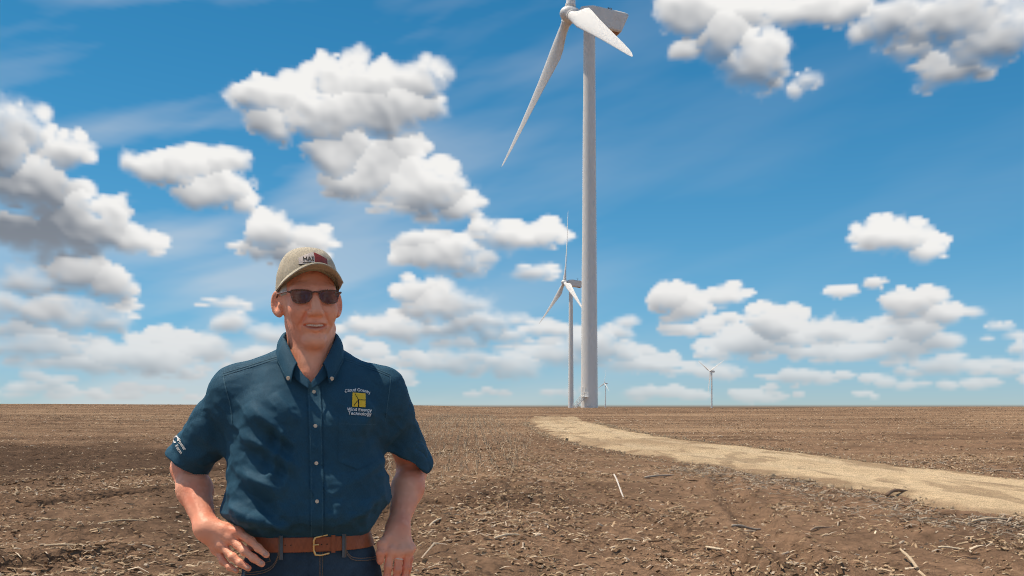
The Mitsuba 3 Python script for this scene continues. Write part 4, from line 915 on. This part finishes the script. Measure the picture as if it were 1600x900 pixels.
kp = [belt_pt(.050, 1.067, .0068), belt_pt(.050, 1.112, .0068)]
wear('person__belt__keeper', box((.010, .003, .046), (kp[0]+kp[1])/2-[0, .0015, 0]), 'leather', False)
for x in (-.083, .078):
    q = belt_pt(x, 1.086, .0085)
    m = trimesh.creation.box((.011, .003, .062)); m = m.subdivide().subdivide(); an = .45*np.sign(x); m.apply_transform(trimesh.transformations.rotation_matrix(an, (0, 0, 1))); m.apply_translation(q - [0, 0, .003])
    wear('person__jeans__belt_loop', m, 'faded_denim', False)
    for s in (-1, 1): wear('person__jeans__stitching', box((.0010, .0038, .060), q-[-s*.0038, .0004, .003]), 'tan_thread', False)
for x, rz in ((-.125, 6), (.12, -6)):
    b = m3.Manifold.batch_hull([m3.Manifold.sphere(r, 20).translate(c) for r, c in ((.040, (0, .06, .040)), (.045, (0, -.02, .045)), (.034, (.0, -.15, .034)), (.03, (.02, -.13, .03)), (.045, (0, .04, .10)))])
    va, fa, _ = meshkit.arrays(b); mm = trimesh.Trimesh(va, fa, process=False); mm.apply_transform(trimesh.transformations.rotation_matrix(math.radians(rz), (0, 0, 1))); mm.apply_translation((x, .03, 0))
    wear('person__boot', mm, 'boot_leather', 40)
# wedding band on his left hand
a_, b_ = np.array(FING_L[1][0][:3]), np.array(FING_L[1][1][:3]); c_ = a_*.58+b_*.42; ax = (b_-a_)/np.linalg.norm(b_-a_)
rg = trimesh.creation.torus(.0113, .0016, 40, 10); rg.apply_transform(trimesh.geometry.align_vectors([0, 0, 1], ax)); rg.apply_translation(c_)
wear('person__ring', rg, 'silver', 40, label='silver ring on his left hand')
# fingernails
for F, nrm in ((FING_R, None), (FING_L, None)):
    for i, f in enumerate(F[:4]):
        a_, b_ = np.array(f[2][:3]), np.array(f[3][:3]); ax = (b_-a_)/np.linalg.norm(b_-a_); up = np.array([.0, -.94, .34]) - ax*np.dot([.0, -.94, .34], ax); up /= np.linalg.norm(up)
        M = np.eye(4); M[:3, 0] = np.cross(ax, up); M[:3, 1] = ax; M[:3, 2] = up; M[:3, 3] = b_*.92+a_*.08 + up*f[3][3]*.80
        n_ = trimesh.creation.icosphere(2, 1.0).apply_scale((f[3][3]*.68, .0068, .0022)); n_.apply_transform(M); wear('person__fingernail', n_, 'nail', True)
scene['nail'] = {'type': 'twosided', 'bsdf': {'type': 'principled', 'base_color': rgb(.60, .33, .25), 'roughness': .3, 'specular': .5}}

# ------------------------------------------------------------------ cap, glasses, teeth, hair (head frame)
def crown(u, v):
    """u: angle round the head from the front (-pi..pi), v: 0 at the rim, 1 at the button"""
    el = v*math.pi/2
    fr_ = np.exp(-(u/1.0)**2)
    rx, ry = .0845, .104
    rim = .078*fr_ + .030*(1-fr_)                               # the rim is higher over the brow
    k = np.cos(el)**(.62+.0*fr_); k2 = np.sin(el)**(1.0)
    x = rx*np.sin(u)*k; y = .010 - ry*np.cos(u)*k*(1+.03*fr_); z = rim + (.150-rim)*k2
    return np.stack([x, y, z], -1)
U, Vv = np.meshgrid(np.linspace(-math.pi, math.pi, 97), np.linspace(0, 1, 30))
C = crown(U, Vv); seam = np.zeros_like(U)
for sx in (-2.35, -1.05, 1.05, 2.35, 0.0, math.pi): seam += np.exp(-((np.abs(U-sx))/.022)**2)*(.0016)*(1-Vv*.8)*(0 if sx == 0 else 1)
C = C + (C-np.array([0, .01, .06]))*(-seam/.09)[..., None]
wob_ = (meshkit.fbm(C*26, 3, 61)-.5)*.005; C = C + (C-np.array([0, .01, .06]))*(wob_/.09)[..., None]
nr, nc = U.shape
capm = trimesh.Trimesh(np.vstack([C.reshape(-1, 3), (C*np.array([.965, .965, 1])-[0, -.0003, .002]).reshape(-1, 3)]), np.vstack([grid_faces(nr, nc), grid_faces(nr, nc)[:, ::-1]+nr*nc]), process=False)
headwear('person__cap', capm, 'cap_cloth', True)
headwear('person__cap__top_button', trimesh.creation.icosphere(2, 1).apply_scale((.007, .007, .004)).apply_translation((0, .010, .151)), 'cap_cloth', True)
def brim(u, v):
    a = u*1.32
    i = np.stack([.0845*np.sin(a), .010-.1065*np.cos(a), .0820 - .044*(np.abs(u)**2.0)], -1)
    o = np.stack([.077*u*1.0, -.086 - .078*(1-np.abs(u)**2.6) , .0850 - .038*np.abs(u)**1.9 ], -1)
    return i*(1-v[..., None]) + o*v[..., None] + np.stack([0*u, 0*u, .006*np.sin(v*math.pi)*(1-u*u)], -1)
U2, V2 = np.meshgrid(np.linspace(-1, 1, 61), np.linspace(-.03, 1, 16))
headwear('person__cap__brim', thick_sheet(brim(U2, V2), .0034), 'cap_cloth', 50)
for vv in (.93, .80, .66, .52):
    e_ = brim(np.linspace(-.97, .97, 61), np.full(61, vv)); headwear('person__cap__stitching', thick_sheet([e_+[0, -.0006, .0021], e_+[0, .0006, .0023]], .0006), 'cap_cloth', True)
e_ = brim(np.linspace(-1, 1, 61), np.full(61, 1.0)); headwear('person__cap__brim_edge', cat([rod(p_, q_, .0022, n=6) for p_, q_ in zip(e_[:-1], e_[1:])]), 'cap_cloth', True)
# leather patch on the front: silver grey left half, red right half
def on_crown(X_, Z_, off):
    u = np.arcsin(np.clip(X_/.0845, -1, 1)); v = np.zeros_like(u)
    for _ in range(40):
        c = crown(u, v); v = np.clip(v + (Z_-c[:, 2])/.11, 0, .98); k = np.cos(v*math.pi/2)**.62; u = np.arcsin(np.clip(X_/(.0845*k), -1, 1))
    c = crown(u, v); return np.column_stack([c[:, 0], c[:, 1]-off, c[:, 2]])
def cap_piece(poly, off, th):
    m = trimesh.creation.extrude_polygon(poly, th, engine='earcut')
    for _ in range(8):
        if m.edges_unique_length.max() < .006: break
        m = trimesh.Trimesh(*trimesh.remesh.subdivide(m.vertices, m.faces))
    v = np.array(m.vertices); w = on_crown(v[:, 0], v[:, 1], off); w[:, 1] -= v[:, 2]
    return trimesh.Trimesh(w, m.faces, process=False)
PT = .0  # patch middle
ptL = Polygon([(-.0365, .0935), (.003, .0935), (.003, .1270), (-.002, .1270), (-.0365, .1110)]); ptR = Polygon([(.003, .0935), (.039, .0935), (.039, .1110), (.003, .1270)])
headwear('person__cap__patch', cap_piece(ptL, .0015, .0022), 'patch_silver', 35, label='silver grey half of the cap patch')
headwear('person__cap__patch', cap_piece(ptR, .0015, .0022), 'patch_red', 35, label='red half of the cap patch')
headwear('person__cap__patch_border', cap_piece(strip([(-.0375, .0925), (.040, .0925)], .0022), .0015, .0026), 'black_thread', 35)
m = meshkit.text_mesh('HAI', .0110, .0008, True); v = np.array(m.vertices); v[:, 0] += -.0270; v[:, 1] += .1025
w = on_crown(v[:, 0], v[:, 1], .0044); w[:, 1] -= v[:, 2]; headwear('person__cap__lettering', trimesh.Trimesh(w, m.faces, process=False), 'black_thread', False)
headwear('person__cap__lettering', cap_piece(strip([(-.027, .0975), (-.006, .0975)], .0018), .0040, .0006), 'black_thread', False)
# sunglasses
def face_y(X_, Z_): return -.1085 + .9*np.abs(X_)**2*2.0 + .03*np.abs(X_)
def lens_outline(s):
    pts = [(-.026, .0115), (-.012, .0155), (.012, .0165), (.027, .0150), (.0285, .004), (.023, -.0135), (.012, -.0185), (-.006, -.0185), (-.018, -.0135), (-.025, -.002)]
    P_ = np.array(pts); P_[:, 0] = P_[:, 0]*s + s*.0345
    pl = Polygon(P_).buffer(-.003).buffer(.003, quad_segs=6); return pl
for s in (-1, 1):
    pl = lens_outline(s); tri = trimesh.creation.triangulate_polygon(pl, engine='earcut'); m = trimesh.Trimesh(np.column_stack([tri[0], np.zeros(len(tri[0]))]), tri[1])
    for _ in range(7):
        if m.edges_unique_length.max() < .006: break
        m = trimesh.Trimesh(*trimesh.remesh.subdivide(m.vertices, m.faces))
    v = np.array(m.vertices); L_ = np.column_stack([v[:, 0], face_y(v[:, 0], v[:, 1]), v[:, 1]+.008])
    headwear('person__sunglasses__lens', trimesh.Trimesh(L_, m.faces, process=False), 'lens', True)
    rim_ = np.array(pl.exterior.coords); R3 = np.column_stack([rim_[:, 0], face_y(rim_[:, 0], 0), rim_[:, 1]+.008])
    rad = np.where(rim_[:, 1] > .008, .0018, .0008)
    headwear('person__sunglasses__frame', cat([rod(a, b, ra, rb, 8) for a, b, ra, rb in zip(R3[:-1], R3[1:], rad[:-1], rad[1:])]), 'frame_horn', 40)
    hinge = np.array([s*.0635, face_y(np.array(.0635), 0), .020]); headwear('person__sunglasses__temple', cat([rod(hinge-[s*.003, 0, .002], hinge+[s*.006, .004, 0], .0026, n=8), rod(hinge+[s*.006, .004, 0], (s*.0815, -.005, .024), .0022, .0020, 8), rod((s*.0815, -.005, .024), (s*.083, .02, .012), .002, .002, 8)]), 'frame_horn' if s < 0 else 'frame_horn', 40)
headwear('person__sunglasses__bridge', tube([(-.0095, -.1095, .016), (-.004, -.1125, .0185), (.004, -.1125, .0185), (.0095, -.1095, .016)], .0022), 'frame_horn', 40)
# teeth: a row of single small blocks in an arc
for i in range(10):
    a = (i-4.5)*.255; x = .0235*math.sin(a)*1.04; y = -.0715-.0215*math.cos(a)
    b = m3.Manifold.batch_hull([m3.Manifold.sphere(.0005, 8).translate((sx*.0023, sy*.001, sz)) for sx in (-1, 1) for sy in (-1, 1) for sz in (.0024, -.0022+.0004*(i in (3, 6)))])
    va, fa, _ = meshkit.arrays(b); mm = trimesh.Trimesh(va, fa, process=False); mm.apply_transform(trimesh.transformations.rotation_matrix(a, (0, 0, 1))); mm.apply_translation((x, y, -.0672+.0035*(abs(i-4.5)/4.5)**2)); headwear('person__tooth', mm, 'tooth', 40)
# close-cropped hair below the cap
def hair_sdf(p):
    d = face_sdf(p) - f32(.0022) + .0012*wave(p, (160, 160, 90), 71, 2)
    z, y, ax = p[:, 2], p[:, 1], np.abs(p[:, 0])
    d = np.maximum(d, ell(p, (0, .012, .040), (.086, .112, .112)))
    lim = np.where(y < .012, .018, -.045 - .0*y)
    d = np.maximum(d, lim-z); d = np.maximum(d, z-.075); d = np.maximum(d, -.044-y + .25*np.abs(z-.03)); return d.astype(f32)
hm = skin(hair_sdf, (-.11, -.07, -.06), (.11, .13, .09), .0022, 1)
headwear('person__hair', hm, 'hair', True)
